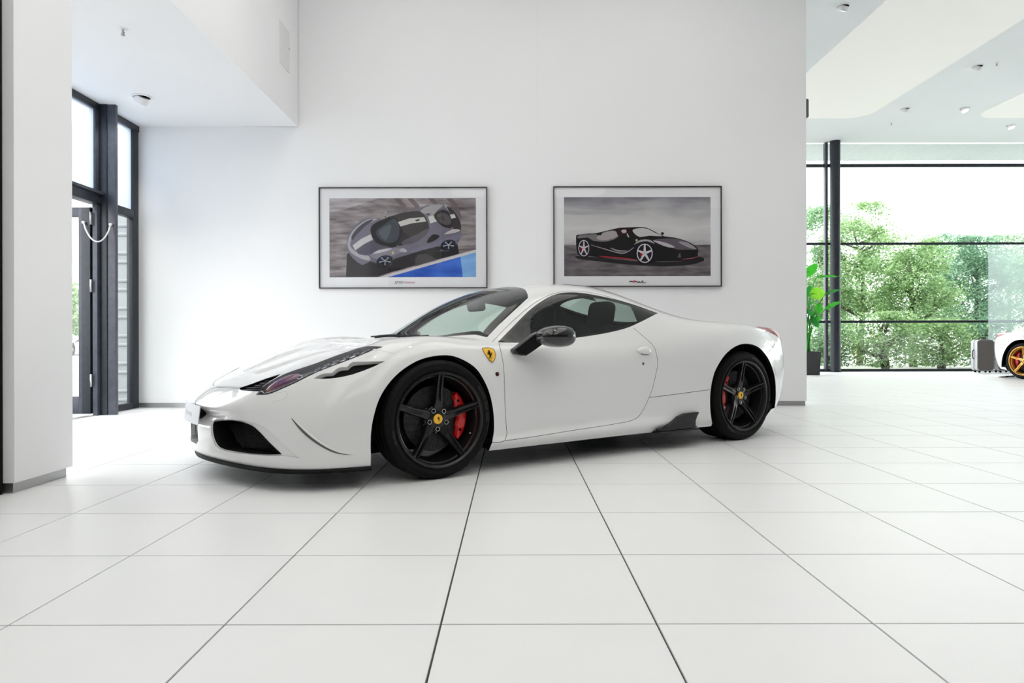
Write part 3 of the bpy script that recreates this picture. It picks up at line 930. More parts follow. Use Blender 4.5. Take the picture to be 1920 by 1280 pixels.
off = len(pts)
cdt = delaunay_2d_cdt(allp, [(a + off, b + off) for a, b in cedges], [], 0, 1e-5)
CV = np.array([(v.x, v.y) for v in cdt[0]])
CT = np.array([tuple(f) for f in cdt[2]])
UV = CV / np.array([SCU, SCV])
def with_normals(U, V_):
    e = 4e-3
    P = shape(U, V_)
    du = shape(np.clip(U + e, 0, NU - 1), V_) - shape(np.clip(U - e, 0, NU - 1), V_)
    dv = shape(U, np.clip(V_ + e, 0, NV - 1)) - shape(U, np.clip(V_ - e, 0, NV - 1))
    n = np.cross(du, dv)
    # on the centre plane the normal has no sideways part
    n[(V_ > NV - 1 - 1e-6) | (U < 1e-6) | (U > NU - 1 - 1e-6), 1] = 0
    n /= np.maximum(np.linalg.norm(n, axis=1, keepdims=True), 1e-12)
    return P, n
CPOS, CNRM = with_normals(UV[:, 0], UV[:, 1])
mid_ref = CPOS - np.array([0, 0, .45])
if np.mean((CNRM * mid_ref).sum(1)) < 0: CNRM = -CNRM
cen = CV[CT].mean(1)
IN = {k: inpoly(cen, REG[k]) for k in REG if not k.endswith('#')}

BODY_COUNT = {}
def patch(name, mask, m, parent, off=0.0, sides=(1, -1), smooth=True, post=None):
    """the body surface triangles in mask as a mesh, both sides joined unless asked otherwise"""
    t = CT[mask]
    if len(t) == 0: return None
    used, inv = np.unique(t, return_inverse=True)
    t = inv.reshape(-1, 3)
    P0 = CPOS[used] + CNRM[used] * off
    N0 = CNRM[used]
    if post is not None: P0 = post(P0, N0)
    touch = (np.abs(P0[:, 1]) < 1e-6)
    if len(sides) == 2 and not touch.any():
        return [patch(name, mask, m, parent, off, (s,), smooth, post) for s in sides][0]
    Vs, Fs, Ns = [], [], []
    for s in sides:
        b = sum(len(v) for v in Vs)
        mm = np.array([1, s, 1])
        fn = np.cross(P0[t[:, 1]] - P0[t[:, 0]], P0[t[:, 2]] - P0[t[:, 0]])
        flip = (fn * N0[t[:, 0]]).sum(1) < 0
        tt = t.copy(); tt[flip] = tt[flip][:, ::-1]
        if s < 0: tt = tt[:, ::-1]
        if b:                                   # second half: share the vertices on the centre line
            remap = np.zeros(len(P0), int)
            remap[touch] = np.nonzero(touch)[0]
            free = np.nonzero(~touch)[0]
            remap[free] = b + np.arange(len(free))
            Vs.append(P0[free] * mm); Ns.append(N0[free] * mm); Fs.append(remap[tt])
        else:
            Vs.append(P0 * mm); Ns.append(N0 * mm); Fs.append(tt)
    Vn, Fn, Nn = np.concatenate(Vs), np.concatenate(Fs), np.concatenate(Ns)
    o = obj(name, Vn.tolist(), Fn.tolist(), m, parent, smooth)
    if smooth:
        o.data.normals_split_custom_set_from_vertices([tuple(n) for n in Nn])
    return o

# car materials
M['paint'] = noise_col(mat('white_car_paint', (.78, .78, .775), .32, spec=.5, coat=1.0, coat_r=.02), (.74, .74, .737), (.75, .75, .747), 3, 1)
M['car_glass'] = thin_glass('tinted_car_glass', (.66, .76, .71), .035)
M['ws_glass'] = thin_glass('windscreen_glass', (.80, .90, .85), .035)
M['lens'] = thin_glass('lamp_cover', (.97, .97, .98), .03, graze=.25)
M['frit'] = mat('glass_black_edge', (.006, .006, .006), .06, spec=.5)
M['inner'] = noise_col(mat('cabin_dark_trim', (.010, .010, .0105), .7, spec=.3), (.008, .008, .0085), (.013, .013, .0135), 40, 2)
M['rubber'] = noise_col(mat('tyre_rubber', (.006, .006, .006), .65, spec=.12), (.005, .005, .005), (.008, .008, .008), 60, 2, bump=.1)
M['rim'] = noise_col(mat('satin_black_rim', (.007, .007, .0075), .3, spec=.42), (.006, .006, .0065), (.009, .009, .0095), 10, 1)
M['alu'] = mat('bare_metal', (.55, .55, .56), .25, metal=1)
M['red'] = mat('caliper_red', (.62, .008, .010), .3, coat=.3)
M['yellow'] = mat('badge_yellow', (.92, .50, .012), .3, coat=.6)
M['carbon'] = noise_col(mat('carbon_fibre', (.01, .01, .0105), .4, spec=.25, coat=.12), (.007, .007, .0075), (.016, .016, .017), 160, 1)
M['mesh_black'] = mat('grille_black', (.004, .004, .004), .6, spec=.15)
M['seam'] = mat('panel_gap', (.03, .03, .03), .8)
M['tail_red'] = mat('tail_lamp_red', (.30, .002, .006), .22, spec=.3, coat=.15)

glassy = IN['window'] | IN['windscreen'] | IN['rear_glass']
holes = IN['arch_f'] | IN['arch_r'] | glassy | IN['lamp'] | IN['vent'] | IN['intake'] | IN['hoodgr'] | IN['tail'] | IN['nose_gap']
cu, cv = cen[:, 0] / SCU, cen[:, 1] / SCV
cpos = CPOS[CT].mean(1)
bonnet = IN['bonnet'] & ~holes
door = IN['door'] & ~holes
surround = IN['surround'] & ~holes
bumper = (cpos[:, 0] > 1.60) & ~holes & ~bonnet & ~surround
rearb = (cpos[:, 0] < -1.78) & ~holes & (cpos[:, 2] < .84)
body = ~holes & ~bonnet & ~door & ~bumper & ~rearb & ~surround
patch('body_shell', body, M['paint'], car)
patch('bonnet', bonnet, M['paint'], car)
patch('front_bumper', bumper, M['paint'], car)
patch('rear_bumper', rearb, M['paint'], car)
doors = {}
for s in (1, -1):
    doors[s] = patch('door', door, M['paint'], car, sides=(s,))
    wm = IN['window']
    patch('side_glass', wm & IN['win_in'] & ~IN['wintri'] & ~IN['quarter'], M['car_glass'], car, sides=(s,))
    patch('quarter_glass', wm & IN['win_in'] & IN['quarter'], M['car_glass'], car, sides=(s,), off=-.001)
    patch('window_surround', wm & (~IN['win_in'] | IN['wintri']), M['frit'], car, sides=(s,), off=-.001)
wsm = IN['windscreen']
wsg = patch('windscreen', wsm & IN['ws_in'], M['ws_glass'], car)
patch('windscreen_border', wsm & ~IN['ws_in'], M['frit'], car, off=-.0005)
patch('engine_cover_glass', IN['rear_glass'], M['car_glass'], car)
# dark lining inside the shell
liner = (body | bumper | rearb | bonnet | door) & ~(cv < 1.2)
patch('inner_lining', liner, M['inner'], car, off=-.022)

# ---- car details -------------------------------------------------------------
def loc_n(px, py):
    uv = uv_px(px, py)
    P, N = with_normals(np.array([uv[0]]), np.array([uv[1]]))
    n = N[0]
    if np.dot(n, P[0] - np.array([0, 0, .45])) < 0: n = -n
    return Vector(P[0]), Vector(n)

def boundary(mask):
    t = CT[mask]
    cnt = {}
    for f in t:
        for a, b in ((f[0], f[1]), (f[1], f[2]), (f[2], f[0])):
            k = (min(a, b), max(a, b))
            cnt[k] = cnt.get(k, 0) + 1
    return [k for k, c in cnt.items() if c == 1]

def walls(name, mask, depth, m, parent, sides=(1, -1), vec=None, skip=None):
    """turned-in edge round an opening"""
    if len(sides) == 2 and not (np.abs(CPOS[CT[mask].ravel(), 1]) < 1e-6).any():
        return [walls(name, mask, depth, m, parent, (s,), vec, skip) for s in sides][0]
    es = [e for e in boundary(mask) if not (skip and (skip(CPOS[e[0]]) and skip(CPOS[e[1]])))]
    Vs, Fs, ids = [], [], {}
    for s in sides:
        for a, b in es:
            q = []
            for i, dd in ((a, 0), (b, 0), (b, depth), (a, depth)):
                key = (i, dd > 0, s if CPOS[i][1] > 1e-6 else 0)
                if key not in ids:
                    vv = CNRM[i] if vec is None else np.array(vec)
                    p = CPOS[i] - vv * dd
                    ids[key] = len(Vs)
                    Vs.append((p[0], p[1] * s, p[2]))
                q.append(ids[key])
            Fs.append(tuple(q))
    return obj(name, Vs, Fs, m, parent)

def seam(name, px_pts, parent, r=.0019, smooth=True, both=False, m=None, step=4):
    pts = smooth2(px_pts, 4) if smooth else px_pts
    path = []
    for p in resample(pts, step):
        P, n = loc_n(p.x, p.y)
        path.append(P - n * (r * .35))
    o = tube(name, path, r, m or M['seam'], parent, 6)
    if both:
        tube(name, [Vector((p.x, -p.y, p.z)) for p in path], r, m or M['seam'], parent, 6)
    return o

spineskip = lambda p: p[1] < 1e-5 or p[2] < .13
walls('arch_lip', IN['arch_f'], .03, M['black'], car, vec=(0, 1, 0), skip=lambda p: p[2] < .135)
walls('arch_lip', IN['arch_r'], .03, M['black'], car, vec=(0, 1, 0), skip=lambda p: p[2] < .18 and p[0] < -1)
# fender vent, front intake, bonnet grille, nose opening, tail lamp
walls('vent_edge', IN['vent'], .03, M['paint'], car)
patch('vent_duct', IN['vent'], M['mesh_black'], car, off=-.03)
iw = walls('intake_edge', IN['intake'], 1.0, M['mesh_black'], car, vec=(.11, .02, 0))
patch('intake_duct', IN['intake'], M['mesh_black'], car, post=lambda P, N: P - np.array([.11, .02, 0]))
patch('bonnet_grille', IN['hoodgr'], M['mesh_black'], car, off=-.014)
walls('bonnet_grille_edge', IN['hoodgr'], .014, M['black'], car)
walls('nose_opening_edge', IN['nose_gap'], .08, M['paint'], car, vec=(1, 0, 0), skip=lambda p: p[1] < 1e-5)
patch('nose_opening_back', IN['nose_gap'], M['mesh_black'], car, post=lambda P, N: P - np.array([.08, 0, 0]))
patch('intake_surround', surround, M['paint'], car, off=-.007)
walls('intake_frame', IN['surround'] | IN['intake'], .007, M['paint'], car)
patch('tail_lamp', IN['tail'], M['tail_red'], car, off=.002)
# grille bars in the intake
for s in (1, -1):
    g = empty('intake_mesh', (0, 0, 0)); g.parent = car
    V, Fc = [], []
    rows = list(range(0, 40))
    for k in rows:
        path = []
        for q in range(7):
            pxx, pyy = 396 + k * 3.4 + q * 5, 784 + q * 11.5
            uv = uv_px(pxx, pyy)
            if not inpoly(np.array([S2(uv)]), REG['intake'])[0]: continue
            P, n = loc_n(pxx, pyy)
            P = P + Vector((-.085, -.015, 0)); P.y *= s
            path.append(P)
        if len(path) > 1:
            v_, f_ = tube_geo(path, .0022, 4)
            b = len(V); V += v_; Fc += [tuple(b + i for i in f) for f in f_]
    bpy.data.objects.remove(g)
    obj('intake_mesh', V, Fc, mat('mesh_wire', (.02, .02, .021), .4, spec=.3), car)
# slats across the bonnet grille
for k in range(7):
    x0 = 455 + k * 9
    path = []
    for q in range(9):
        pxx, pyy = 450 + q * 9.0, 731.5 - k * 4.0 - q * .2
        uv = uv_px(pxx, pyy)
        if inpoly(np.array([S2(uv)]), REG['hoodgr'])[0]:
            P, n = loc_n(pxx, pyy); path.append(P - n * .010)
    if len(path) > 1:
        for s in (1, -1):
            tube('grille_bar', [Vector((p.x, p.y * s, p.z)) for p in path], .0028, mat('grille_grey', (.04, .04, .045), .35), car, 5)

# shut lines
seam('door_shut_line', PX_DOOR + [(1187.5, 615)], car, both=True, smooth=False, step=3)
seam('bonnet_shut_line', [(404, 722.7), (414, 725), (430, 726), (448, 726), (470, 719.3), (500, 708.3), (526, 700.2)], car, both=True)
seam('quarter_shut_line', [(1217.5, 745.5), (1250, 741.6), (1290, 736.4), (1331, 731)], car, both=True)
seam('pillar_shut_line', [(923.5, 640.5), (945, 618), (962.5, 601), (985, 581), (1004, 567), (1025, 555.5), (1046, 548.6), (1075, 545.6), (1108, 548.5), (1140, 556), (1171, 566.5), (1205, 577.6), (1233, 587.5)], car, r=.0016, both=True)
seam('bumper_shut_line', [(1437, 664.5), (1446, 655), (1453, 645)], car, both=True)
seam('sill_shut_line', [(922.5, 829), (935, 829), (946.5, 826)], car, both=True)
seam('lamp_washer_cover', [(505, 737), (522, 735), (536, 733), (539, 737), (538, 743), (530, 748), (512, 752)], car, r=.0008, m=mat('faint_gap', (.45, .45, .45), .7))
seam('fender_shut_line', [(700, 656), (716, 657), (740, 663)], car, r=.0009, m=mat('faint_gap_dark', (.35, .35, .35), .7))

# gill slot in the bumper side: a flat dark strip painting the shade of its groove
gill_u = smooth2([(546, 781), (556, 791), (572, 806), (590, 821), (611, 835), (632, 845), (650, 849.5), (664.5, 851.5)], 4)
gill_l = smooth2([(546, 781), (549, 788), (563, 806), (582, 823), (603, 837), (625, 847.5), (646, 851.5), (664.5, 851.5)], 4)
for s in (1, -1):
    V, Fc = [], []
    b0 = 0
    for a, b in zip(gill_u, gill_l):
        Pa, na = loc_n(*a); Pb, nb = loc_n(*b)
        mid = (Pa + Pb) / 2
        wd = (Pa - Pb).length
        for q in (Pa + na * .0012, mid + na * (.0012) - na * min(.0, wd) , Pb + nb * .0012):
            V.append((q.x, q.y * s, q.z))
    n_ = len(gill_u)
    for i in range(n_ - 1):
        for j in range(2):
            k = b0 + i * 3 + j
            Fc.append((k, k + 1, k + 4, k + 3))
    obj('gill_slot_shade', V, Fc, mat('slot_shade', (.10, .10, .10), .5), car, smooth=True)
for s in (1, -1):
    rim_ = [loc_n(*a) for a in gill_u]
    tube('gill_blade', [Vector(((P + n * .001).x, (P + n * .001).y * s, P.z + n.z * .001)) for P, n in rim_], [.001 + .005 * math.sin(math.pi * i / (len(rim_) - 1)) for i in range(len(rim_))], M['paint'], car, 8)

# splitter blade under the bumper
ua = uvf[0][0]
path = [surf(np.array([u]), np.array([0.0]))[0] for u in np.linspace(ua, 0, 40)]
path = [Vector(p) for p in path] + [Vector((p[0], -p[1], p[2])) for p in path[::-1][1:]]
V, Fc = [], []
for i, p in enumerate(path):
    a = path[max(0, i - 1)]; b = path[min(len(path) - 1, i + 1)]
    t = (b - a); t.z = 0; t.normalize()
    nrm = Vector((t.y, -t.x, 0))
    if nrm.dot(Vector((p.x - .8, p.y, 0))) < 0: nrm = -nrm
    for o_, z_ in ((-.14, .006), (.010, .006), (.020, -.002), (.014, -.016), (-.14, -.016)):
        q = p + nrm * o_; V.append((q.x, q.y, p.z + z_))
for i in range(len(path) - 1):
    for j in range(5):
        Fc.append((i * 5 + j, i * 5 + (j + 1) % 5, (i + 1) * 5 + (j + 1) % 5, (i + 1) * 5 + j))
Fc += [tuple(range(5)), tuple((len(path) - 1) * 5 + j for j in range(4, -1, -1))]
obj('front_splitter', V, Fc, M['black'], car)
# side skirts: black fin ahead of the rear wheel
for s in (1, -1):
    fin_px = [(1235, 805.5), (1246, 804), (1258, 794), (1272.5, 782), (1285.6, 775.8), (1309.7, 773), (1306, 780), (1303, 788.6), (1303, 798.4), (1307.5, 801), (1235, 809.5)]
    fp = [un_l(px_, py_, 'y', .972) for px_, py_ in fin_px]
    prism('side_fin', [(p.x, p.z) for p in fp], lambda a, b, t, s=s: (a, s * (.978 - t), b), .035, M['carbon'], car)
    box('fin_base', fp[0].x + .01, fp[4].x - .13, s * .90, s * .985, .125, .137, M['carbon'], car)

# floor pan and wheel housings
box('floor_pan', -1.95, 1.95, -.62, .62, .125, .17, M['black'], car, bev=.01)
for s in (1, -1):
    box('sill_pan', -.93, .93, s * .62, s * .915, .128, .16, M['black'], car, bev=.005)
    for (ax, az), r in ((FA, .372), (RA, .395)):
        V, Fc = [], []
        n_ = 28
        for i in range(n_ + 1):
            a = math.radians(-25 + 230 * i / n_)
            for yy in (.50, .865 if ax > 0 else .90):
                V.append((ax + r * math.cos(a), s * yy, az + r * math.sin(a)))
        V.append((ax, s * .50, az))
        c_ = len(V) - 1
        for i in range(n_):
            Fc.append((2 * i, 2 * i + 1, 2 * i + 3, 2 * i + 2))
            Fc.append((c_, 2 * i, 2 * i + 2))
        obj('wheel_housing', V, Fc, M['mesh_black'], car, smooth=False)

# ---- headlamps
def lampfloor(P, N): return P - N * .035
patch('headlamp_housing', IN['lamp'], mat('headlamp_inner', (.42, .43, .45), .22, metal=.5), car, post=lampfloor)
walls('headlamp_edge', IN['lamp'], .035, mat('lamp_side_grey', (.22, .22, .24), .3, metal=.5), car)
M['led'] = mat('led_white', (.9, .9, .92), .15, coat=1)
M['proj'] = noise_col(mat('projector_glass', (.16, .05, .13), .06, spec=.8, coat=.6), (.09, .03, .16), (.20, .07, .06), 6, 1, stretch=(1, 1, 3))
M['chrome'] = mat('chrome', (.8, .8, .82), .12, metal=1)
M['led_dark'] = mat('led_bezel', (.035, .045, .06), .12, coat=.6)
for s in (1, -1):
    hl = patch('headlamp', IN['lamp'], M['lens'], car, sides=(s,), off=.001)
    # long projector lens behind the cover
    path, rad = [], []
    for k, (a, b) in enumerate(smooth2([(494, 732), (510, 723.5), (530, 713.5), (552, 703.5), (565, 699)], 3)):
        P, n = loc_n(a, b); path.append(Vector((P.x, P.y * s, P.z)) - Vector((n.x, n.y * s, n.z)) * .022)
    n_ = len(path)
    rad = [.004 + .033 * math.sin(math.pi * (i + .7) / (n_ + .4)) ** .8 for i in range(n_)]
    tube('projector_lens', path, rad, M['proj'], hl, 14)
    ring_p, ring_n = loc_n(561, 704.5)
    rr = lathe('projector_ring', [(.012, -.003), (.016, -.003), (.016, .003), (.012, .003)], M['chrome'], hl, 20, 'Z', True)
    rr.location = Vector((ring_p.x, ring_p.y * s, ring_p.z)) - Vector((ring_n.x, ring_n.y * s, ring_n.z)) * .008
    rr.rotation_euler = Vector((ring_n.x, ring_n.y * s, ring_n.z)).to_track_quat('Z', 'Y').to_euler()
    cells = [(594.6, 690.3), (612, 682.8), (629.8, 675.4), (648.7, 668.2), (667.7, 661.8), (686.7, 655.4)]
    bulbs = [(592.5, 695.9), (608, 688.9), (625.7, 681.9), (643.3, 675.0), (661, 667.8), (680, 661.2), (698, 654.8)]
    for (a, b) in cells:
        P, n = loc_n(a - 6.5, b + 2.4); P2, n2 = loc_n(a + 6.5, b - 2.4)
        ax_ = P2 - P; L_ = min(ax_.length, .085)
        nn = Vector((n.x, n.y * s, n.z)); aa = Vector((ax_.x, ax_.y * s, ax_.z)).normalized()
        bb = nn.cross(aa).normalized(); nn = aa.cross(bb)
        mt = Matrix((aa, bb, nn)).transposed().to_4x4()
        mt.translation = (Vector((P.x, P.y * s, P.z)) + Vector((P2.x, P2.y * s, P2.z))) / 2 - nn * .012
        bm = bmesh.new()
        for q in (-1, 1):
            add_box(bm, q * L_ * .25 - L_ * .21, q * L_ * .25 + L_ * .21, -.013, .013, -.012, .008, .002)
        bmesh.ops.transform(bm, matrix=mt, verts=bm.verts[:])
        u_ = bm_obj('led_unit', bm, M['led_dark'], hl, True, 40); u_['kind'] = 'stuff'
    for (c, d) in bulbs:
        P3, n3 = loc_n(c, d); P4, _ = loc_n(c + 5, d - 2)
        n3 = Vector((n3.x, n3.y * s, n3.z)); aa = Vector((P4.x - P3.x, (P4.y - P3.y) * s, P4.z - P3.z)).normalized()
        bb = n3.cross(aa).normalized(); nn = aa.cross(bb)
        mt2 = Matrix((aa, bb, nn)).transposed().to_4x4(); mt2.translation = Vector((P3.x, P3.y * s, P3.z)) - n3 * .010
        bm = bmesh.new(); bmesh.ops.create_uvsphere(bm, u_segments=12, v_segments=8, radius=1)
        bmesh.ops.transform(bm, matrix=mt2 @ Matrix.Diagonal((.024, .012, .011, 1)), verts=bm.verts[:])
        bm_obj('led_bulb', bm, M['led'], hl, True)
    # bright lower trim strip
    low = []
    for a, b in smooth2([(481, 738), (500, 737.2), (521.5, 729.5), (554, 715), (601, 693), (660, 670.5), (699.7, 654.5)], 4):
        P, n = loc_n(a, b); low.append(Vector((P.x + n.x * .001, (P.y + n.y * .001) * s, P.z + n.z * .001)))
    tube('headlamp_trim', low, .0026, mat('lamp_trim_black', (.02, .02, .02), .3), hl, 6)
    low2 = []
    for a, b in smooth2([(482, 736.5), (490, 731), (496, 735.5), (521.5, 727.5), (554, 713), (585, 699)], 4):
        P, n = loc_n(a, b); low2.append(Vector((P.x, P.y * s, P.z)) - Vector((n.x, n.y * s, n.z)) * .004)
    tube('headlamp_strip', low2, .003, mat('satin_silver', (.6, .62, .65), .25, metal=.7), hl, 6)

# ---- prancing animal emblem outline (unit box), used on shield, wheel caps and headrests
HORSE = [(-.30,.92),(-.18,1.0),(-.05,.97),(.05,.86),(.16,.70),(.22,.52),(.30,.38),(.40,.26),(.52,.30),(.60,.44),(.56,.62),(.64,.74),(.74,.60),(.74,.36),(.64,.16),(.50,.06),(.42,-.02),
         (.44,-.20),(.52,-.36),(.46,-.54),(.58,-.72),(.46,-.82),(.34,-.60),(.36,-.42),(.26,-.28),(.18,-.42),(.04,-.60),(.10,-.82),(-.06,-.90),(-.12,-.62),(.02,-.40),(.06,-.16),(-.04,.02),
         (-.16,.10),(-.34,.00),(-.50,.06),(-.60,-.06),(-.70,.04),(-.56,.20),(-.36,.18),(-.28,.28),(-.46,.32),(-.62,.44),(-.52,.52),(-.38,.46),(-.22,.48),(-.20,.62),(-.36,.70),(-.48,.70),(-.46,.80)]
def emblem(name, mtx, size, m, parent, th=.0012):
    poly = [(a * size * .75, b * size) for a, b in HORSE]
    return prism(name, poly, lambda a, b, t: tuple(mtx @ Vector((a, b, t))), th, m, parent)

def text_geo(s, size=1.0, shear=0.0):
    c = bpy.data.curves.new('t', 'FONT'); c.body = s; c.size = size; c.shear = shear; c.resolution_u = 2
    c.align_x = 'CENTER'; c.align_y = 'CENTER'
    o = bpy.data.objects.new('t', c); COL.objects.link(o)
    dg = bpy.context.evaluated_depsgraph_get()
    me = o.evaluated_get(dg).to_mesh()
    V = [v.co.copy() for v in me.vertices]; Fc = [tuple(p.vertices) for p in me.polygons]
    o.evaluated_get(dg).to_mesh_clear()
    bpy.data.objects.remove(o); bpy.data.curves.remove(c)
    return V, Fc

# ---- wheels
M['disc'] = noise_col(mat('carbon_ceramic_disc', (.025, .025, .026), .4, metal=.2, spec=.3), (.02, .02, .021), (.032, .032, .034), 50, 2)
M['tyre_text'] = mat('tyre_lettering', (.035, .035, .035), .5)
def make_wheel(R, w, cal_ang, txt_ang, rot=0.0):
    """hub at origin, outer face towards +y"""
    wh = empty('wheel')
    tread = [(R - .001, -w + .035)]
    for g in (-.5, 0, .5):
        c = g * w
        tread += [(R, c - .008), (R - .007, c - .006), (R - .007, c + .006), (R, c + .008)]
    prof = [(.258, -w + .012), (.275, -w + .004), (.305, -w - .003), (R - .018, -w + .012)] + tread + [(R - .001, w - .035), (R - .006, w - .020), (R - .018, w - .010), (R - .026, w - .004), (R - .030, w - .0045), (R - .034, w - .001), (.305, w + .003), (.290, w + .001), (.286, w - .001), (.278, w - .003), (.266, w - .012)]
    ty = lathe('tyre', prof, M['rubber'], wh, 72, 'Y', auto=60)
    V, Fc = text_geo('MICHELIN   PILOT  SPORT', .019)
    V2 = []
    rt = (.288 + R - .034) / 2 + .001
    for v in V:
        a = txt_ang + v.x / rt
        V2.append(((rt + v.y) * -math.sin(a), w + .0042, (rt + v.y) * math.cos(a)))
    tt = obj('tyre_lettering', V2, Fc, M['tyre_text'], wh)
    V, Fc = text_geo('MICHELIN', .019)
    V2 = []
    for v in V:
        a = txt_ang + math.pi + v.x / rt
        V2.append(((rt + v.y) * -math.sin(a), w + .0042, (rt + v.y) * math.cos(a)))
    obj('tyre_lettering', V2, Fc, M['tyre_text'], wh)
    rim = lathe('rim', [(.266, w - .012), (.2725, w - .004), (.272, w + .002), (.264, w + .003), (.256, w - .004), (.252, w - .016), (.249, w - .030), (.242, w - .034), (.237, w - .060), (.225, w - .10), (.222, 0), (.235, -w + .03), (.255, -w + .008)], M['rim'], wh, 72, 'Y', auto=30)
    rs_ = [.030, .055, .075, .100, .122, .142, .174, .205, .234, .254]
    hwid = [.028, .030, .0285, .0245, .0225, .0215, .0205, .0195, .0185, .018]
    hgt = [w - .052, w - .050, w - .046, w - .038, w - .032, w - .028, w - .022, w - .016, w - .011, w - .008]
    grv = [0, 0, 0, .001, .010, .016, .018, .018, .016, .010]
    for k in range(5):
        a0 = math.pi / 2 + rot + k * 2 * math.pi / 5
        V, Fc = [], []
        for r, hw, h, g in zip(rs_, hwid, hgt, grv):
            tw = .10 * max(0, 1 - (r - .03) / .12)
            ca, sa = math.cos(a0 + tw), math.sin(a0 + tw)
            for (o_, d_) in ((-1.12, -.034), (-1.0, -.006), (-.86, 0), (-.42, -.001), (-.34, -g), (.34, -g), (.42, -.001), (.86, 0), (1.0, -.006), (1.12, -.034)):
                V.append((r * ca - hw * o_ * sa, h + d_, r * sa + hw * o_ * ca))
        n_ = len(rs_)
        for i in range(n_ - 1):
            for j in range(10):
                Fc.append((i * 10 + j, i * 10 + (j + 1) % 10, (i + 1) * 10 + (j + 1) % 10, (i + 1) * 10 + j))
        Fc += [tuple(range(10)), tuple((n_ - 1) * 10 + j for j in range(9, -1, -1))]
        sp = obj('spoke', V, Fc, M['rim'], wh, smooth=True)
        bm = bmesh.new(); bm.from_mesh(sp.data); bmesh.ops.recalc_face_normals(bm, faces=bm.faces[:]); bm.to_mesh(sp.data); bm.free()
        sp.data.set_sharp_from_angle(angle=math.radians(32))
        an = a0 + math.pi / 5 + .05
        nut = lathe('lug_nut', [(0, -.006), (.0085, -.006), (.009, .006), (.0105, .009), (.013, .009), (.014, .0), (.014, -.02)], M['alu'], wh, 18, 'Y')
        nut.location = (.056 * math.cos(an), w - .046, .056 * math.sin(an))
        nc = lathe('nut_socket', [(0, .003), (.0086, .003)], M['black'], wh, 12, 'Y'); nc.location = nut.location
    lathe('hub', [(0, w - .044), (.034, w - .044), (.060, w - .052), (.074, w - .062), (.076, w - .10)], M['rim'], wh, 40, 'Y')
    cap = lathe('centre_cap', [(0, w - .034), (.024, w - .035), (.0275, w - .038), (.029, w - .044)], M['yellow'], wh, 32, 'Y')
    mt = Matrix(((-1, 0, 0, 0), (0, 0, 1, w - .0348), (0, 1, 0, 0), (0, 0, 0, 1)))
    emblem('cap_emblem', mt, .015, M['black'], wh)
    disc = lathe('brake_disc', [(.085, w - .098), (.186, w - .098), (.188, w - .102), (.188, w - .128), (.186, w - .132), (.085, w - .132)], M['disc'], wh, 64, 'Y', True)
    lathe('disc_bell', [(.04, w - .085), (.082, w - .090), (.088, w - .100)], M['black'], wh, 40, 'Y')
    V, Fc = [], []
    for k in range(20):
        for q in range(5):
            a = 2 * math.pi * k / 20 + q * .055; r = .103 + q * .017
            cx_, cz_ = r * math.cos(a), r * math.sin(a)
            b = len(V)
            V += [(cx_ + .0036 * math.cos(t * math.pi / 3), w - .0974, cz_ + .0036 * math.sin(t * math.pi / 3)) for t in range(6)]
            Fc.append(tuple(b + i for i in range(5, -1, -1)))
    obj('drill_holes', V, Fc, M['mesh_black'], wh)['kind'] = 'stuff'
    for k in range(10):
        a = 2 * math.pi * k / 10 + .2
        bt = lathe('disc_bolt', [(0, .005), (.005, .005), (.006, 0)], M['alu'], wh, 8, 'Y')
        bt.location = (.080 * math.cos(a), w - .088, .080 * math.sin(a))
    # caliper: curved block over the disc edge
    V, Fc = [], []
    n_ = 22
    half = math.radians(44)
    for i in range(n_ + 1):
        f_ = -1 + 2 * i / n_
        a = cal_ang + f_ * half
        e = 1 - abs(f_) ** 5 * .35
        wav = .006 * math.cos(f_ * 9)
        ro, ri = .204 * (1 - .02 * abs(f_) ** 3) , .138 + .035 * (abs(f_) ** 4) + wav * .7
        for r, t in ((ri, w - .130), (ri, w - .078), (ri + .012, w - .066), (ro - .016 * (1 + wav * 20), w - .066), (ro, w - .080), (ro, w - .150)):
            V.append((r * math.cos(a), t, r * math.sin(a)))
    for i in range(n_):
        for j in range(5):
            Fc.append((i * 6 + j, i * 6 + j + 1, (i + 1) * 6 + j + 1, (i + 1) * 6 + j))
    Fc += [tuple(range(6)), tuple(n_ * 6 + j for j in range(5, -1, -1))]
    cal = obj('brake_caliper', V, Fc, M['red'], wh, smooth=True)
    bm = bmesh.new(); bm.from_mesh(cal.data); bmesh.ops.recalc_face_normals(bm, faces=bm.faces[:]); bm.to_mesh(cal.data); bm.free()
    cal.data.set_sharp_from_angle(angle=math.radians(40))
    for f_ in (-.72, .62):
        a = cal_ang + f_ * half
        b_ = lathe('caliper_bolt', [(0, .001), (.004, .001), (.0042, .003), (.008, .003), (.0085, 0)], M['black'], wh, 12, 'Y')
        b_.location = (.172 * math.cos(a), w - .0655, .172 * math.sin(a))
    # valve stem
    va = math.radians(205) if cal_ang > 2 else math.radians(-22)
    tube('valve', [(.236 * math.cos(va), w - .035, .236 * math.sin(va)), (.218 * math.cos(va), w - .028, .218 * math.sin(va))], .004, M['alu'], wh, 8)
    return wh

whf = make_wheel(.336, .1225, math.pi - math.radians(2), 1.30, rot=0.02)
whr = make_wheel(.345, .1525, math.radians(10), .62, rot=0.02)
for (wh, ax, R, yo, w) in ((whf, 1.285, .336, .957, .1225), (whr, -1.345, .345, .966, .1525)):
    wh.parent = car
    wh.location = (ax, yo - w, R)
    c = copy_tree(wh, car)
    c.location = (ax, -(yo - w), R)
    c.rotation_euler = (0, 0, math.pi)

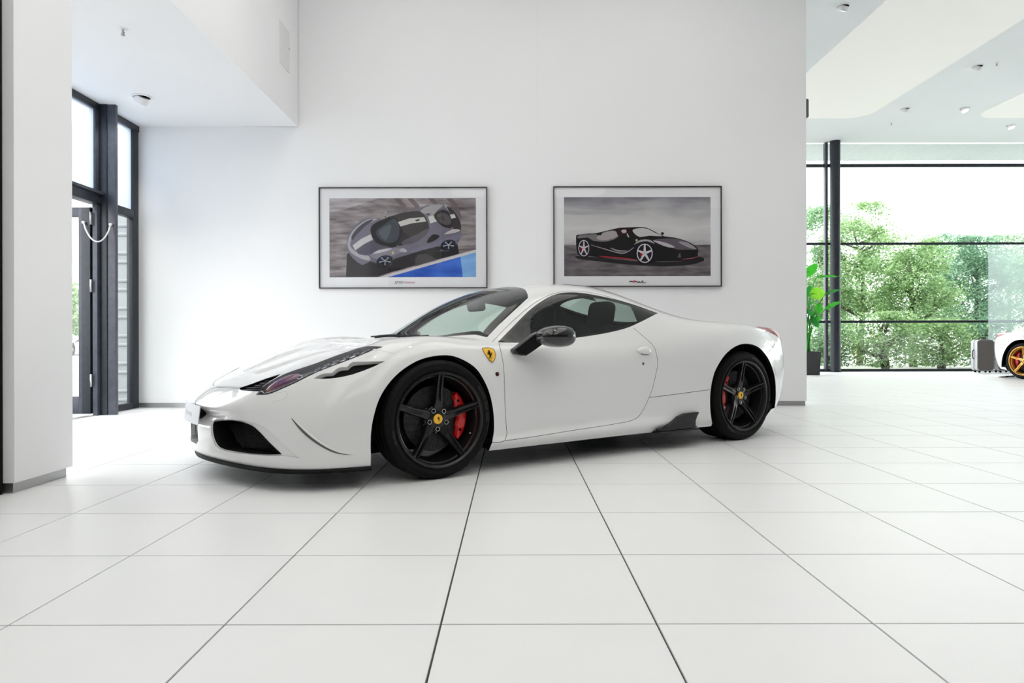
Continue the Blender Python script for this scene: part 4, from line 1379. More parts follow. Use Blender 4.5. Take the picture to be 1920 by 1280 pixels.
# ---- shield badge, side lamp, handle, keyhole, mirrors, plate, wipers
sh = smooth2([(903.7, 653.2), (914, 652.2), (924, 654.5)], 4) + smooth2([(924, 654.5), (927.6, 660), (928, 669), (925.5, 676), (921.5, 679.8)], 3)[1:] + smooth2([(921.5, 679.8), (914.5, 672), (907.5, 661.5), (903.7, 653.2)], 3)[1:-1]
for s in (1, -1):
    top = [loc_n(*p) for p in sh]
    V = [Vector((P + n * .004)) for P, n in top] + [Vector((P - n * .002)) for P, n in top]
    cen_ = sum((V[i] for i in range(len(sh))), Vector()) / len(sh) + top[0][1] * .0025
    n_ = len(sh)
    V = [Vector((v.x, v.y * s, v.z)) for v in V] + [Vector((cen_.x, cen_.y * s, cen_.z))]
    Fc = [(2 * n_, i, (i + 1) % n_) for i in range(n_)] + [(i, n_ + i, n_ + (i + 1) % n_, (i + 1) % n_) for i in range(n_)]
    bd = obj('shield_badge', V, Fc, M['yellow'], car)
    tube('badge_edge', V[:n_], .0016, M['gloss_black'], bd, 6, closed=True)
    P, n = loc_n(917.0, 665.5)
    nn = Vector((n.x, n.y * s, n.z)); up = Vector((-.28 , 0, 1)); up = (up - nn * up.dot(nn)).normalized()
    rt_ = up.cross(nn).normalized()
    mt = Matrix((rt_, up, nn)).transposed().to_4x4(); mt.translation = Vector((P.x, P.y * s, P.z)) + nn * .0058
    emblem('badge_emblem', mt, .031, M['black'], bd)
    for q in (-.5, .0, .5):
        mq = mt.copy()
        v_, f_ = text_geo('S' if q < 0 else 'F', .014)
        if q == 0: continue
        obj('badge_letter', [mt @ (v + Vector((q * .018 + .004, -.040, .0006))) for v in v_], f_, M['black'], bd)
    P, n = loc_n(932, 701)
    q = Vector((n.x, n.y * s, n.z)).to_track_quat('Z', 'Y').to_euler()
    sm = lathe('side_marker_lamp', [(0, .004), (.007, .004), (.009, .005), (.0125, .004), (.013, -.002)], M['black'], car, 24, 'Z')
    sm.location = Vector((P.x, P.y * s, P.z)); sm.rotation_euler = q
    lathe('marker_lens', [(0, .0055), (.006, .0045), (.0068, .003)], mat('dark_red_lens', (.16, .01, .01), .15), sm, 16, 'Z')
    P, n = loc_n(1206, 682)
    kh = lathe('keyhole', [(0, .002), (.008, .002), (.0095, 0)], mat('keyhole_dark', (.10, .012, .012), .3), doors[s], 16, 'Z')
    kh.location = Vector((P.x, P.y * s, P.z)); kh.rotation_euler = Vector((n.x, n.y * s, n.z)).to_track_quat('Z', 'Y').to_euler()
    # teardrop door handle over a grey bar that paints the shade of its cup
    hp = [loc_n(1193 + 24 * t, 657.5 - .5 * t) for t in (0, .12, .3, .5, .7, .86, 1)]
    rad = [.004, .013, .021, .026, .029, .030, .024]
    path = [Vector(((P + n * (.006)).x, (P + n * .006).y * s, P.z)) for P, n in hp]
    V, Fc = tube_geo(path, rad, 12)
    # flatten across the body so it reads as a blade
    nn = Vector((hp[3][1].x, hp[3][1].y * s, hp[3][1].z)); c0 = path[3]
    V = [v - nn * ((v - c0).dot(nn) * .45) for v in V]
    obj('door_handle', V, Fc, M['paint'], doors[s], smooth=True)
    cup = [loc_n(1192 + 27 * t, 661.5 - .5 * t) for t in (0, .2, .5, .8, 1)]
    tube('handle_cup_shade', [Vector(((P).x, (P).y * s, P.z - .012)) - Vector((n.x, n.y * s, n.z)) * .006 for P, n in cup], [.002, .008, .012, .012, .008], mat('handle_shadow', (.30, .30, .30), .6), doors[s], 8)
    # door mirror on its swept arm
    mi = empty('door_mirror'); mi.parent = car
    head = un_l(1041, 631, 'y', 1.06)
    def Q(p): return Vector((p.x, p.y * s, p.z))
    arm_px = [(962.5, 655.4), (964, 660), (968, 664), (977, 666.5), (986.5, 667), (1000, 658), (1016, 646.5), (1034, 640), (1034, 622), (1010, 622), (998, 628), (979, 643), (970, 650)]
    yy = lambda px_: .915 + (px_ - 963) / 71 * .13
    fr_ = [un_l(a, b, 'y', yy(a)) for a, b in arm_px]
    cenp = sum(fr_, Vector()) / len(fr_)
    V = [Q(p) for p in fr_] + [Q(p.lerp(cenp, .10) + Vector((0, .008, 0))) for p in fr_] + [Q(p + Vector((0, -.035, 0))) for p in fr_]
    n_ = len(fr_)
    tr_ = tessellate_polygon([[Vector((p.x, p.z, 0)) for p in fr_]])
    Fc = [tuple(n_ + i for i in t) for t in tr_] + [tuple(2 * n_ + i for i in reversed(t)) for t in tr_]
    for i in range(n_):
        j = (i + 1) % n_
        Fc += [(i, j, n_ + j, n_ + i), (2 * n_ + i, 2 * n_ + j, j, i)]
    ma = obj('mirror_arm', V, Fc, M['gloss_black'], mi)
    bm = bmesh.new(); bm.from_mesh(ma.data); bmesh.ops.recalc_face_normals(bm, faces=bm.faces[:]); bm.to_mesh(ma.data); bm.free()
    # housing: rounded shell, blunt at the glass
    prof = [(-.125, .25), (-.112, .45), (-.085, .68), (-.045, .88), (-.015, .97), (.02, 1.0), (.05, .97), (.068, .90), (.074, .84)]
    V, Fc = [], []
    ns = 22
    for (d_, k_) in prof:
        for j in range(ns):
            a = 2 * math.pi * j / ns
            c_, s_ = math.cos(a), math.sin(a)
            ey = math.copysign(abs(c_) ** .8, c_) * .122 * k_
            ez = math.copysign(abs(s_) ** .8, s_) * (.070 if s_ > 0 else .066) * k_
            V.append(Vector((-d_, ey, ez)))
    for i in range(len(prof) - 1):
        for j in range(ns):
            Fc.append((i * ns + j, i * ns + (j + 1) % ns, (i + 1) * ns + (j + 1) % ns, (i + 1) * ns + j))
    Fc.append(tuple(range(ns))); Fc.append(tuple((len(prof) - 1) * ns + j for j in range(ns - 1, -1, -1)))
    mh = obj('mirror_housing', V, Fc, M['gloss_black'], mi, smooth=True)
    mh.location = Q(head); mh.rotation_euler = (0, 0, math.radians(6 * s))
    gl_ = [(-.0755, v.y * .93, v.z * .93) for v in V[-ns:]]
    mg = obj('mirror_glass', gl_, [tuple(range(ns))], M['chrome'], mi)
    mg.location = Q(head); mg.rotation_euler = (0, 0, math.radians(6 * s))
# number plate holder with dealer plate, nose blade below it
pl = empty('number_plate', (0, 0, 0)); pl.parent = car
M['plate'] = mat('plate_pale_grey', (.62, .62, .66), .35)
V, Fc = [], []
for i in range(13):
    y = -.26 + .52 * i / 12
    x = 2.452 - .02 * (y / .26) ** 2
    for (dx_, z) in ((0, .315), (0, .42), (-.004, .42), (-.004, .315)):
        V.append((x + dx_ + (z - .36) * -.12, y, z))
for i in range(12):
    for j in range(4):
        Fc.append((i * 4 + j, i * 4 + (j + 1) % 4, (i + 1) * 4 + (j + 1) % 4, (i + 1) * 4 + j))
Fc += [(0, 1, 2, 3), (51, 50, 49, 48)]
obj('plate_face', V, Fc, M['plate'], pl)
V, Fc = [], []
for k in range(9):
    for (ya, za, zb) in ((-.10 + k * .024, .352, .376),):
        b = len(V)
        for (y, z) in ((ya, za), (ya + .015, za), (ya + .015, zb), (ya, zb)):
            V.append((2.4532 - .02 * (y / .26) ** 2 + (z - .36) * -.12, y, z))
        Fc.append((b, b + 1, b + 2, b + 3))
obj('plate_lettering', V, Fc, mat('plate_letter_white', (.80, .80, .83), .4), pl)
box('plate_bracket', 2.33, 2.44, -.10, .10, .335, .40, M['black'], pl, bev=.006)
mt = Matrix(((0, 0, 1, 2.352), (1, 0, 0, 0), (0, 1, 0, .245), (0, 0, 0, 1)))
emblem('nose_emblem', mt, .06, M['chrome'], car, .006)
# wipers lying at the foot of the windscreen
for k, (ya, yb) in enumerate(((.02, .50), (-.42, .10))):
    P = []
    for t in np.linspace(0, 1, 9):
        y = ya + (yb - ya) * t
        x = 1.15 - .18 * y * y + .035
        hit = BV.ray_cast(Vector((x, abs(y), 3)), Vector((0, 0, -1)))
        P.append(Vector((x, y, hit[0].z + .022)))
    wp = tube('wiper', P, .006, M['black'], car, 8)
    tube('wiper_blade', [p + Vector((-.012, 0, -.008)) for p in P[1:]], .0045, M['rubber'], wp, 6)

# ---- cabin
def rbox(name, sx, sy, sz, m, parent, loc, rot=(0, 0, 0), bev=.03):
    bm = bmesh.new(); add_box(bm, -sx / 2, sx / 2, -sy / 2, sy / 2, -sz / 2, sz / 2)
    bmesh.ops.bevel(bm, geom=bm.edges[:], offset=bev, segments=4, profile=.5, affect='EDGES')
    o = bm_obj(name, bm, m, parent, True, 50)
    o.location = loc; o.rotation_euler = rot
    return o
M['seat'] = noise_col(mat('seat_alcantara', (.008, .008, .0085), .9, spec=.2), (.006, .006, .0065), (.011, .011, .0115), 60, 2)
M['white_mark'] = mat('embroidery_pale', (.62, .72, .72), .7)
for s in (1, -1):
    seat = empty('seat'); seat.parent = car; seat.location = (-.12, .37 * s, .20)
    rbox('cushion', .50, .48, .16, M['seat'], seat, (.10, 0, .06), (0, math.radians(-8), 0), .06)
    rbox('backrest', .15, .46, .60, M['seat'], seat, (-.19, 0, .40), (0, math.radians(-17), 0), .06)
    rbox('headrest', .11, .25, .24, M['seat'], seat, (-.275, 0, .755), (0, math.radians(-12), 0), .05)
    for q in (1, -1):
        rbox('side_bolster', .20, .09, .52, M['seat'], seat, (-.14, .21 * q, .36), (0, math.radians(-17), 0), .04)
    mt = Matrix.Translation((-.222, 0, .755)) @ Matrix.Rotation(math.radians(-12), 4, 'Y') @ Matrix(((0, 0, 1, 0), (1, 0, 0, 0), (0, 1, 0, 0), (0, 0, 0, 1)))
    emblem('headrest_emblem', mt, .042, M['white_mark'], seat)
# dashboard, binnacle and steering wheel
V, Fc = [], []
prof = [(1.02, .70), (.98, .775), (.80, .80), (.66, .79), (.58, .745), (.56, .66), (.62, .52), (.70, .45)]
for i in range(17):
    y = -.74 + 1.48 * i / 16
    hump = .055 * math.exp(-((y - .37) / .17) ** 2)
    for (x, z) in prof:
        V.append((x, y, z - .10 + (hump if .55 < x < .85 and z > .7 else 0) - .03 * (y / .74) ** 4))
k_ = len(prof)
for i in range(16):
    for j in range(k_ - 1):
        Fc.append((i * k_ + j, i * k_ + j + 1, (i + 1) * k_ + j + 1, (i + 1) * k_ + j))
obj('dashboard', V, Fc, M['inner'], car, smooth=True)
stw = empty('steering_wheel'); stw.parent = car; stw.location = (.44, .37, .705); stw.rotation_euler = (0, math.radians(-68), 0)
tube('wheel_rim', [(.175 * math.cos(a), .18 * math.sin(a), 0) for a in np.linspace(0, 2 * math.pi, 40, endpoint=False)], .015, M['inner'], stw, 10, closed=True)
for a in (0, 2.1, 4.2):
    tube('wheel_spoke', [(.03 * math.cos(a + 1.57), .03 * math.sin(a + 1.57), -.01), (.17 * math.cos(a + 1.57), .17 * math.sin(a + 1.57), 0)], .012, M['inner'], stw, 8)
lathe('wheel_boss', [(0, .012), (.045, .010), (.055, -.01)], M['inner'], stw, 24, 'Z')
rvm = empty('rear_view_mirror'); rvm.parent = car; rvm.location = (.50, 0, 1.035)
rbox('mirror_shell', .05, .22, .085, M['inner'], rvm, (0, 0, 0), (0, math.radians(10), 0), .024)
tube('mirror_stalk', [(.01, 0, .02), (.022, 0, .045)], .010, M['inner'], rvm, 8)
# rear bulkhead and tunnel
rbox('rear_bulkhead', .12, 1.5, .62, M['inner'], car, (-.52, 0, .55), (0, math.radians(-14), 0), .03)
rbox('centre_tunnel', .9, .22, .25, M['inner'], car, (.15, 0, .32), (0, 0, 0), .04)
for s in (1, -1):
    rbox('door_card', 1.20, .04, .34, M['inner'], car, (.2, .83 * s, .50), (0, 0, 0), .02)

rbox('engine_block', .80, .62, .30, M['inner'], car, (-1.05, 0, .60), (0, 0, 0), .05)
for s in (1, -1):
    rbox('intake_plenum', .55, .16, .10, M['red'], car, (-1.0, .16 * s, .79), (0, math.radians(6), 0), .03)

# ------------------------------------------------------------------ framed pictures
FY = lambda x: wall_y(x)
M['frame'] = noise_col(mat('dark_brown_frame', (.035, .022, .02), .4), (.03, .019, .017), (.045, .03, .027), 20, 2)
M['mount'] = mat('white_mount', (.84, .84, .85), .5)
M['pic_glass'] = thin_glass('picture_glass', (.985, .985, .99), .045)
FLAT = {}
def flat(c, rough=.45):
    k = tuple(round(v, 3) for v in c)
    if k not in FLAT: FLAT[k] = mat('print_ink', c, rough, spec=.2)
    return FLAT[k]
def srgb(r, g, b):
    f = lambda v: ((v / 255 + .055) / 1.055) ** 2.4 if v > 10 else v / 255 / 12.92
    return (f(r), f(g), f(b))

class Picture:
    """flat print: crop coordinates of the photo become millimetres on the wall"""
    def __init__(self, label, x0, x1, y0, y1, ox, oy, sc):
        self.ox, self.oy, self.sc = ox, oy, sc
        yw = FY((x0 + x1) / 2 * .0062 - 6)
        xc = P2W((x0 + x1) / 2, 400, Y=7.84).x
        self.yw = wall_y(xc) - .004
        a, b = P2W(x0, y1, Y=self.yw - .03), P2W(x1, y0, Y=self.yw - .03)
        self.o = tag(empty('framed_picture', (a.x, self.yw, a.z)), label, 'picture', 'framed car pictures on the white wall')
        self.a = a
        w, h = b.x - a.x, b.z - a.z
        t = .012
        for (u0, u1, v0, v1) in ((0, w, 0, t), (0, w, h - t, h), (0, t, t, h - t), (w - t, w, t, h - t)):
            box('frame_bar', u0, u1, -.034, 0, v0, v1, M['frame'], self.o, bev=.0015)
        box('mount', t, w - t, -.016, -.004, t, h - t, M['mount'], self.o)
        obj('glass', [(t, -.026, t), (w - t, -.026, t), (w - t, -.026, h - t), (t, -.026, h - t)], [(0, 1, 2, 3)], M['pic_glass'], self.o)
        self.V, self.F, self.FM, self.mats = [], [], [], []
        self.layer = 0
    def pt(self, cx_, cy_, lay):
        p = P2W(self.ox + cx_ / self.sc, self.oy + cy_ / self.sc, Y=self.yw - .0165)
        return (p.x - self.a.x, -.0165 - lay * .00012, p.z - self.a.z)
    def poly(self, pts, col, sm=0):
        m = col if not isinstance(col, tuple) else flat(col)
        if sm: pts = smooth2(pts, sm, True)
        self.layer += 1
        b = len(self.V)
        P = [self.pt(x, y, self.layer) for x, y in pts]
        self.V += P
        if m not in self.mats: self.mats.append(m)
        for t in tessellate_polygon([[Vector((p[0], p[2], 0)) for p in P]]):
            self.F.append(tuple(b + i for i in t)); self.FM.append(self.mats.index(m))
    def ell(self, cx_, cy_, rx, ry, col, n=28, rot=0):
        c, s = math.cos(rot), math.sin(rot)
        self.poly([(cx_ + rx * math.cos(a) * c - ry * math.sin(a) * s, cy_ + rx * math.cos(a) * s + ry * math.sin(a) * c) for a in np.linspace(0, 2 * math.pi, n, endpoint=False)], col)
    def line(self, pts, w, col):
        pts = [Vector(p) for p in smooth2(pts, 5)]
        l, r = [], []
        for i, p in enumerate(pts):
            d = (pts[min(i + 1, len(pts) - 1)] - pts[max(0, i - 1)]).normalized()
            f = w * (.35 + .65 * math.sin(math.pi * (i + .5) / len(pts)))
            l.append((p.x - d.y * f / 2, p.y + d.x * f / 2)); r.append((p.x + d.y * f / 2, p.y - d.x * f / 2))
        self.poly(l + r[::-1], col)
    def bar(self, x0, y0, x1, y1, w0, w1, col):
        d = Vector((x1 - x0, y1 - y0)).normalized(); n = Vector((-d.y, d.x))
        self.poly([(x0 + n.x * w0, y0 + n.y * w0), (x1 + n.x * w1, y1 + n.y * w1), (x1 - n.x * w1, y1 - n.y * w1), (x0 - n.x * w0, y0 - n.y * w0)], col)
    def text(self, s, cx_, cy_, size, col, shear=.25, sx=1.0):
        V, Fc = text_geo(s, size, shear)
        self.layer += 1
        b = len(self.V); m = flat(col)
        if m not in self.mats: self.mats.append(m)
        self.V += [self.pt(cx_ + v.x * sx, cy_ - v.y, self.layer) for v in V]
        self.F += [tuple(b + i for i in f) for f in Fc]; self.FM += [self.mats.index(m)] * len(Fc)
    def done(self):
        o = obj('photo_print', self.V, self.F, None, self.o, mats=self.mats, fm=self.FM)
        bm = bmesh.new(); bm.from_mesh(o.data)
        for f in bm.faces:
            f.normal_update()
            if f.normal.y > 0: f.normal_flip()
        bm.to_mesh(o.data); bm.free()
        o['kind'] = 'stuff'

def streaks(name, c1, c2, rot, sc, stretch):
    m = noise_col(mat(name, c1, .5, spec=.2), c1, c2, sc, 6, stretch=stretch, lo=.3, hi=.7)
    mp = [n for n in m.node_tree.nodes if n.type == 'MAPPING'][0]
    mp.inputs['Rotation'].default_value = (0, rot, 0)
    return m
G = srgb
p1 = Picture('framed picture of a silver car seen from above on tarmac with a blue corner', 598, 914, 350, 540, 580, 330, 5.3333)
asph = streaks('print_tarmac', G(78, 70, 72), G(176, 166, 166), .35, 3.0, (1.0, 1, 5.0))
p1.poly([(203, 218), (1668, 218), (1668, 1008), (203, 1008)], asph)
p1.poly([(203, 218), (700, 218), (360, 330), (203, 360)], streaks('print_tarmac_pale', G(128, 122, 124), G(205, 198, 200), .35, 3.0, (1, 1, 5)))
for x in (850, 980, 1190, 1370):
    p1.poly([(x, 222), (x + 60, 222), (x + 120, 290), (x + 160, 420), (x + 110, 420), (x + 70, 300)], streaks('print_skid', G(88, 74, 74), G(120, 106, 106), 0, 4, (1, 1, 1)))
p1.poly([(690, 1008), (1000, 920), (1668, 733), (1668, 762), (1060, 930), (800, 1008)], G(205, 200, 202))
p1.poly([(785, 1008), (1060, 932), (1668, 762), (1668, 1008)], streaks('print_blue', G(38, 74, 168), G(72, 118, 214), .6, 3, (1, 1, 3)))
p1.poly([(1512, 806), (1668, 762), (1668, 1008), (1536, 1008)], streaks('print_light_blue', G(104, 158, 220), G(140, 186, 232), .6, 3, (1, 1, 3)))
p1.poly([(378, 770), (368, 1005), (660, 1005), (1010, 905), (1500, 775), (1478, 650), (900, 700)], G(44, 40, 43))
p1.poly([(1060, 830), (1110, 740), (1280, 830), (1062, 900)], G(76, 72, 72))
body_ = [(376, 690), (386, 610), (425, 530), (480, 470), (560, 424), (680, 418), (745, 428), (850, 385), (1000, 350), (1140, 304), (1220, 282), (1340, 283), (1405, 300), (1470, 356), (1514, 440), (1520, 560), (1505, 640), (1465, 690), (1400, 745), (1330, 748), (1150, 765), (990, 795), (850, 825), (820, 885), (740, 905), (690, 880), (610, 850), (530, 886), (440, 820), (395, 760)]
p1.poly(body_, G(112, 108, 122), 2)
p1.poly([(385, 700), (395, 620), (440, 540), (520, 470), (600, 428), (690, 424), (600, 470), (500, 545), (430, 620), (410, 690), (470, 752), (600, 800), (604, 842), (520, 822), (420, 765)], G(168, 166, 172), 2)
p1.poly([(424, 600), (480, 520), (570, 450), (650, 432), (560, 500), (470, 590), (432, 640)], G(66, 64, 74), 2)
p1.poly([(436, 690), (520, 625), (618, 578), (636, 632), (560, 670), (460, 738)], G(196, 194, 194))
p1.poly([(470, 745), (640, 640), (760, 690), (850, 712), (700, 745), (560, 790)], G(84, 80, 94), 2)
p1.poly([(610, 790), (700, 735), (860, 715), (960, 735), (850, 790), (690, 830)], G(134, 130, 142), 2)
p1.poly([(700, 735), (830, 718), (770, 750), (640, 775)], G(190, 186, 190), 2)
p1.poly([(612, 535), (655, 470), (745, 430), (850, 392), (940, 480), (925, 600), (865, 706), (760, 695), (660, 655)], G(28, 27, 30), 2)
p1.poly([(670, 545), (760, 480), (850, 425), (905, 520), (880, 640), (780, 665), (700, 620)], G(62, 66, 74), 2)
p1.poly([(700, 545), (800, 480), (820, 520), (770, 640), (720, 600)], G(84, 92, 98), 2)
p1.poly([(852, 392), (1000, 354), (1105, 350), (1165, 405), (1197, 490), (1190, 560), (1110, 615), (960, 680), (880, 690), (935, 570), (925, 470)], G(48, 43, 43), 2)
p1.poly([(930, 650), (1080, 580), (1190, 520), (1185, 570), (1090, 650), (960, 685)], G(88, 84, 92), 2)
p1.poly([(890, 458), (1000, 422), (1150, 408), (1172, 452), (1030, 470), (915, 502)], G(198, 196, 190))
p1.poly([(1058, 438), (1110, 424), (1100, 446), (1070, 450)], G(30, 28, 28))
p1.poly([(1112, 346), (1222, 286), (1342, 288), (1285, 338), (1242, 392), (1168, 380)], G(164, 160, 160), 2)
p1.poly([(1190, 402), (1250, 390), (1278, 452), (1212, 472)], G(206, 204, 200))
p1.poly([(1165, 372), (1225, 372), (1190, 390)], G(40, 38, 38))
p1.poly([(1246, 390), (1310, 338), (1385, 350), (1440, 430), (1444, 490), (1400, 522), (1320, 492), (1280, 450)], G(52, 47, 50), 2)
p1.poly([(1275, 395), (1330, 365), (1390, 385), (1425, 460), (1380, 490), (1310, 460)], G(90, 84, 86), 2)
for k in range(3): p1.line([(1288 + k * 22, 400), (1300 + k * 22, 420), (1310 + k * 22, 442)], 9, G(54, 50, 52))
p1.poly([(1345, 285), (1400, 300), (1440, 400), (1445, 440), (1390, 340)], G(172, 168, 166), 2)
p1.poly([(1372, 298), (1442, 340), (1502, 432), (1518, 545), (1440, 522), (1428, 410)], G(62, 57, 57), 2)
p1.poly([(1408, 386), (1452, 378), (1468, 414), (1424, 426)], G(206, 204, 200))
p1.poly([(1350, 580), (1440, 530), (1515, 540), (1460, 565)], G(190, 184, 182), 2)
p1.poly([(1180, 645), (1240, 580), (1306, 600), (1245, 648), (1186, 668)], G(20, 18, 20), 2)
p1.poly([(1000, 745), (1180, 690), (1340, 630), (1500, 580), (1510, 620), (1320, 690), (1120, 760)], G(120, 116, 134), 2)
p1.poly([(850, 830), (1000, 780), (1290, 700), (1310, 745), (1060, 790), (860, 850)], G(40, 36, 40), 2)
p1.poly([(735, 382), (768, 340), (782, 360), (762, 402)], G(150, 148, 152)); p1.line([(760, 400), (768, 412)], 10, G(20, 20, 20))
p1.poly([(900, 742), (940, 718), (982, 746), (950, 762)], G(176, 174, 178), 2)
p1.ell(838, 765, 11, 15, G(205, 190, 120))
for (cx_, cy_, rx, ry) in ((755, 848, 84, 56), (1390, 690, 78, 52)):
    p1.ell(cx_, cy_, rx, ry, G(22, 21, 24), rot=-.3); p1.ell(cx_ + 4, cy_ - 2, rx * .78, ry * .80, G(62, 66, 84), rot=-.3); p1.ell(cx_ + 4, cy_ - 2, rx * .68, ry * .70, G(24, 24, 30), rot=-.3)
    for k in range(5):
        a = k * 1.2566 + .3
        p1.bar(cx_ + 4, cy_ - 2, cx_ + 4 + rx * .74 * math.cos(a), cy_ - 2 + ry * .74 * math.sin(a), 4, 7, G(150, 158, 180))
    p1.ell(cx_ + 4, cy_ - 2, 8, 7, G(210, 190, 90))
p1.text('SF90', 892, 1063, 40, G(112, 118, 126), .35, 1.15)
p1.text('STRADALE', 1002, 1063, 24, G(172, 20, 34), .35, .95)
p1.done()

p2 = Picture('framed picture of a black open car in profile under a grey sky', 1038, 1354, 349.3, 538, 1020, 330, 5.3333)
def sky_print():
    m = mat('print_sky', (.5, .5, .5), .5, spec=.2)
    nt = m.node_tree; b = nt.nodes['Principled BSDF']
    tc = nt.nodes.new('ShaderNodeTexCoord'); sx = nt.nodes.new('ShaderNodeSeparateXYZ')
    nt.links.new(tc.outputs['Object'], sx.inputs[0])
    no = nt.nodes.new('ShaderNodeTexNoise'); no.inputs['Scale'].default_value = 1.6; no.inputs['Detail'].default_value = 5
    mp = nt.nodes.new('ShaderNodeMapping'); mp.inputs['Scale'].default_value = (1, 1, 4); mp.inputs['Rotation'].default_value = (0, -.25, 0)
    nt.links.new(tc.outputs['Object'], mp.inputs[0]); nt.links.new(mp.outputs[0], no.inputs['Vector'])
    ad = nt.nodes.new('ShaderNodeMath'); ad.operation = 'MULTIPLY_ADD'; ad.inputs[1].default_value = .45
    nt.links.new(no.outputs['Fac'], ad.inputs[0]); nt.links.new(sx.outputs['Z'], ad.inputs[2])
    r = nt.nodes.new('ShaderNodeValToRGB'); cr = r.color_ramp
    cr.elements[0].position = .52; cr.elements[0].color = (*G(150, 146, 150), 1)
    cr.elements[1].position = 1.0; cr.elements[1].color = (*G(120, 116, 126), 1)
    for p_, c in ((.60, G(196, 194, 193)), (.70, G(212, 210, 208)), (.82, G(196, 194, 193)), (.92, G(160, 157, 162))):
        e = cr.elements.new(p_); e.color = (*c, 1)
    ms = nt.nodes.new('ShaderNodeMath'); ms.operation = 'MULTIPLY'; ms.inputs[1].default_value = .78
    nt.links.new(ad.outputs[0], ms.inputs[0]); nt.links.new(ms.outputs[0], r.inputs['Fac']); nt.links.new(r.outputs['Color'], b.inputs['Base Color'])
    return m
p2.poly([(203, 213), (1668, 213), (1668, 1002), (203, 1002)], sky_print())
p2.poly([(203, 340), (420, 352), (760, 330), (900, 385), (640, 380), (380, 392), (203, 380)], G(176, 174, 174))
p2.poly([(203, 690), (700, 700), (1668, 690), (1668, 1002), (203, 1002)], streaks('print_road', G(76, 70, 74), G(128, 120, 122), .05, 5, (1, 1, 5)))
p2.poly([(330, 800), (560, 815), (1000, 860), (1380, 855), (1560, 810), (1600, 850), (1400, 900), (1000, 900), (500, 850), (330, 825)], G(34, 31, 34), 2)
p2.poly([(322, 612), (345, 588), (450, 575), (520, 572), (640, 545), (720, 526), (770, 518), (880, 514), (960, 511), (1030, 520), (1110, 558), (1205, 605), (1310, 618), (1420, 650), (1510, 698), (1546, 745), (1536, 790), (1552, 808), (1530, 830), (1380, 852), (1130, 857), (1085, 872), (1030, 872), (930, 842), (560, 815), (450, 800), (420, 818), (370, 802), (332, 765)], G(20, 17, 20), 2)
p2.poly([(335, 605), (400, 585), (520, 580), (640, 552), (715, 548), (745, 608), (640, 655), (500, 650), (440, 615), (350, 625)], G(120, 114, 116), 2)
p2.poly([(525, 618), (580, 575), (680, 550), (722, 560), (738, 604), (640, 640), (560, 640)], G(168, 160, 160), 2)
p2.poly([(515, 575), (590, 565), (570, 595), (540, 592)], G(16, 15, 16))
p2.poly([(890, 540), (960, 522), (1035, 530), (1110, 568), (1185, 605), (1060, 598), (960, 612), (905, 575)], G(196, 192, 192), 2)
p2.poly([(730, 560), (760, 530), (850, 528), (880, 590), (860, 615), (750, 600)], G(40, 16, 18), 2)
p2.poly([(775, 545), (820, 538), (825, 565), (790, 572)], G(190, 180, 178), 2)
p2.poly([(1085, 645), (1200, 628), (1320, 628), (1430, 662), (1532, 735), (1420, 738), (1320, 735), (1220, 690)], G(92, 84, 92), 2)
p2.poly([(1340, 660), (1440, 668), (1530, 735), (1440, 715)], G(150, 144, 150), 2)
p2.poly([(1090, 648), (1160, 655), (1255, 682), (1310, 716), (1240, 714), (1150, 680)], G(186, 180, 182), 2)
p2.poly([(900, 690), (960, 642), (1060, 640), (1110, 680), (1040, 655), (960, 662)], G(168, 162, 166), 2)
p2.line([(470, 690), (600, 728), (740, 768), (810, 770), (860, 745), (900, 715)], 10, G(160, 152, 156))
p2.line([(665, 720), (740, 748), (830, 752)], 14, G(150, 144, 148))
p2.line([(555, 802), (730, 818), (922, 836)], 8, G(206, 40, 60))
p2.line([(1380, 835), (1480, 825), (1548, 806)], 7, G(176, 90, 96))
p2.poly([(1335, 815), (1362, 765), (1372, 820)], G(90, 86, 88))
p2.poly([(780, 595), (825, 580), (838, 615), (795, 622)], G(18, 17, 20), 2)
p2.poly([(1168, 580), (1186, 560), (1202, 578), (1190, 592)], G(18, 17, 20), 2)
p2.line([(832, 575), (842, 600), (850, 615)], 12, G(200, 196, 196))
p2.ell(928, 645, 10, 13, G(200, 188, 140))
for (cx_, cy_, rx, ry) in ((400, 722, 54, 82), (1008, 775, 80, 96)):
    p2.ell(cx_, cy_, rx * 1.18, ry * 1.14, G(14, 12, 14)); p2.ell(cx_, cy_, rx, ry, G(200, 194, 204)); p2.ell(cx_, cy_, rx * .88, ry * .90, G(20, 18, 22))
    p2.ell(cx_ - rx * .42, cy_, rx * .18, ry * .34, G(150, 20, 28))
    for k in range(5):
        a = k * 1.2566 - 1.57
        p2.bar(cx_, cy_, cx_ + rx * .93 * math.cos(a), cy_ + ry * .93 * math.sin(a), rx * .17, rx * .09, G(206, 200, 210))
    p2.ell(cx_, cy_, rx * .2, ry * .2, G(190, 184, 194))
p2.line([(848, 1062), (868, 1054), (886, 1062), (878, 1068)], 9, G(30, 28, 28))
p2.line([(884, 1058), (900, 1050), (912, 1052), (898, 1060), (902, 1068)], 12, G(190, 30, 40))
p2.line([(905, 1064), (925, 1056), (940, 1064), (955, 1056), (950, 1068)], 9, G(30, 28, 28))
p2.line([(940, 1068), (970, 1066), (980, 1056), (990, 1050), (985, 1066), (1022, 1070)], 9, G(30, 28, 28))
p2.done()

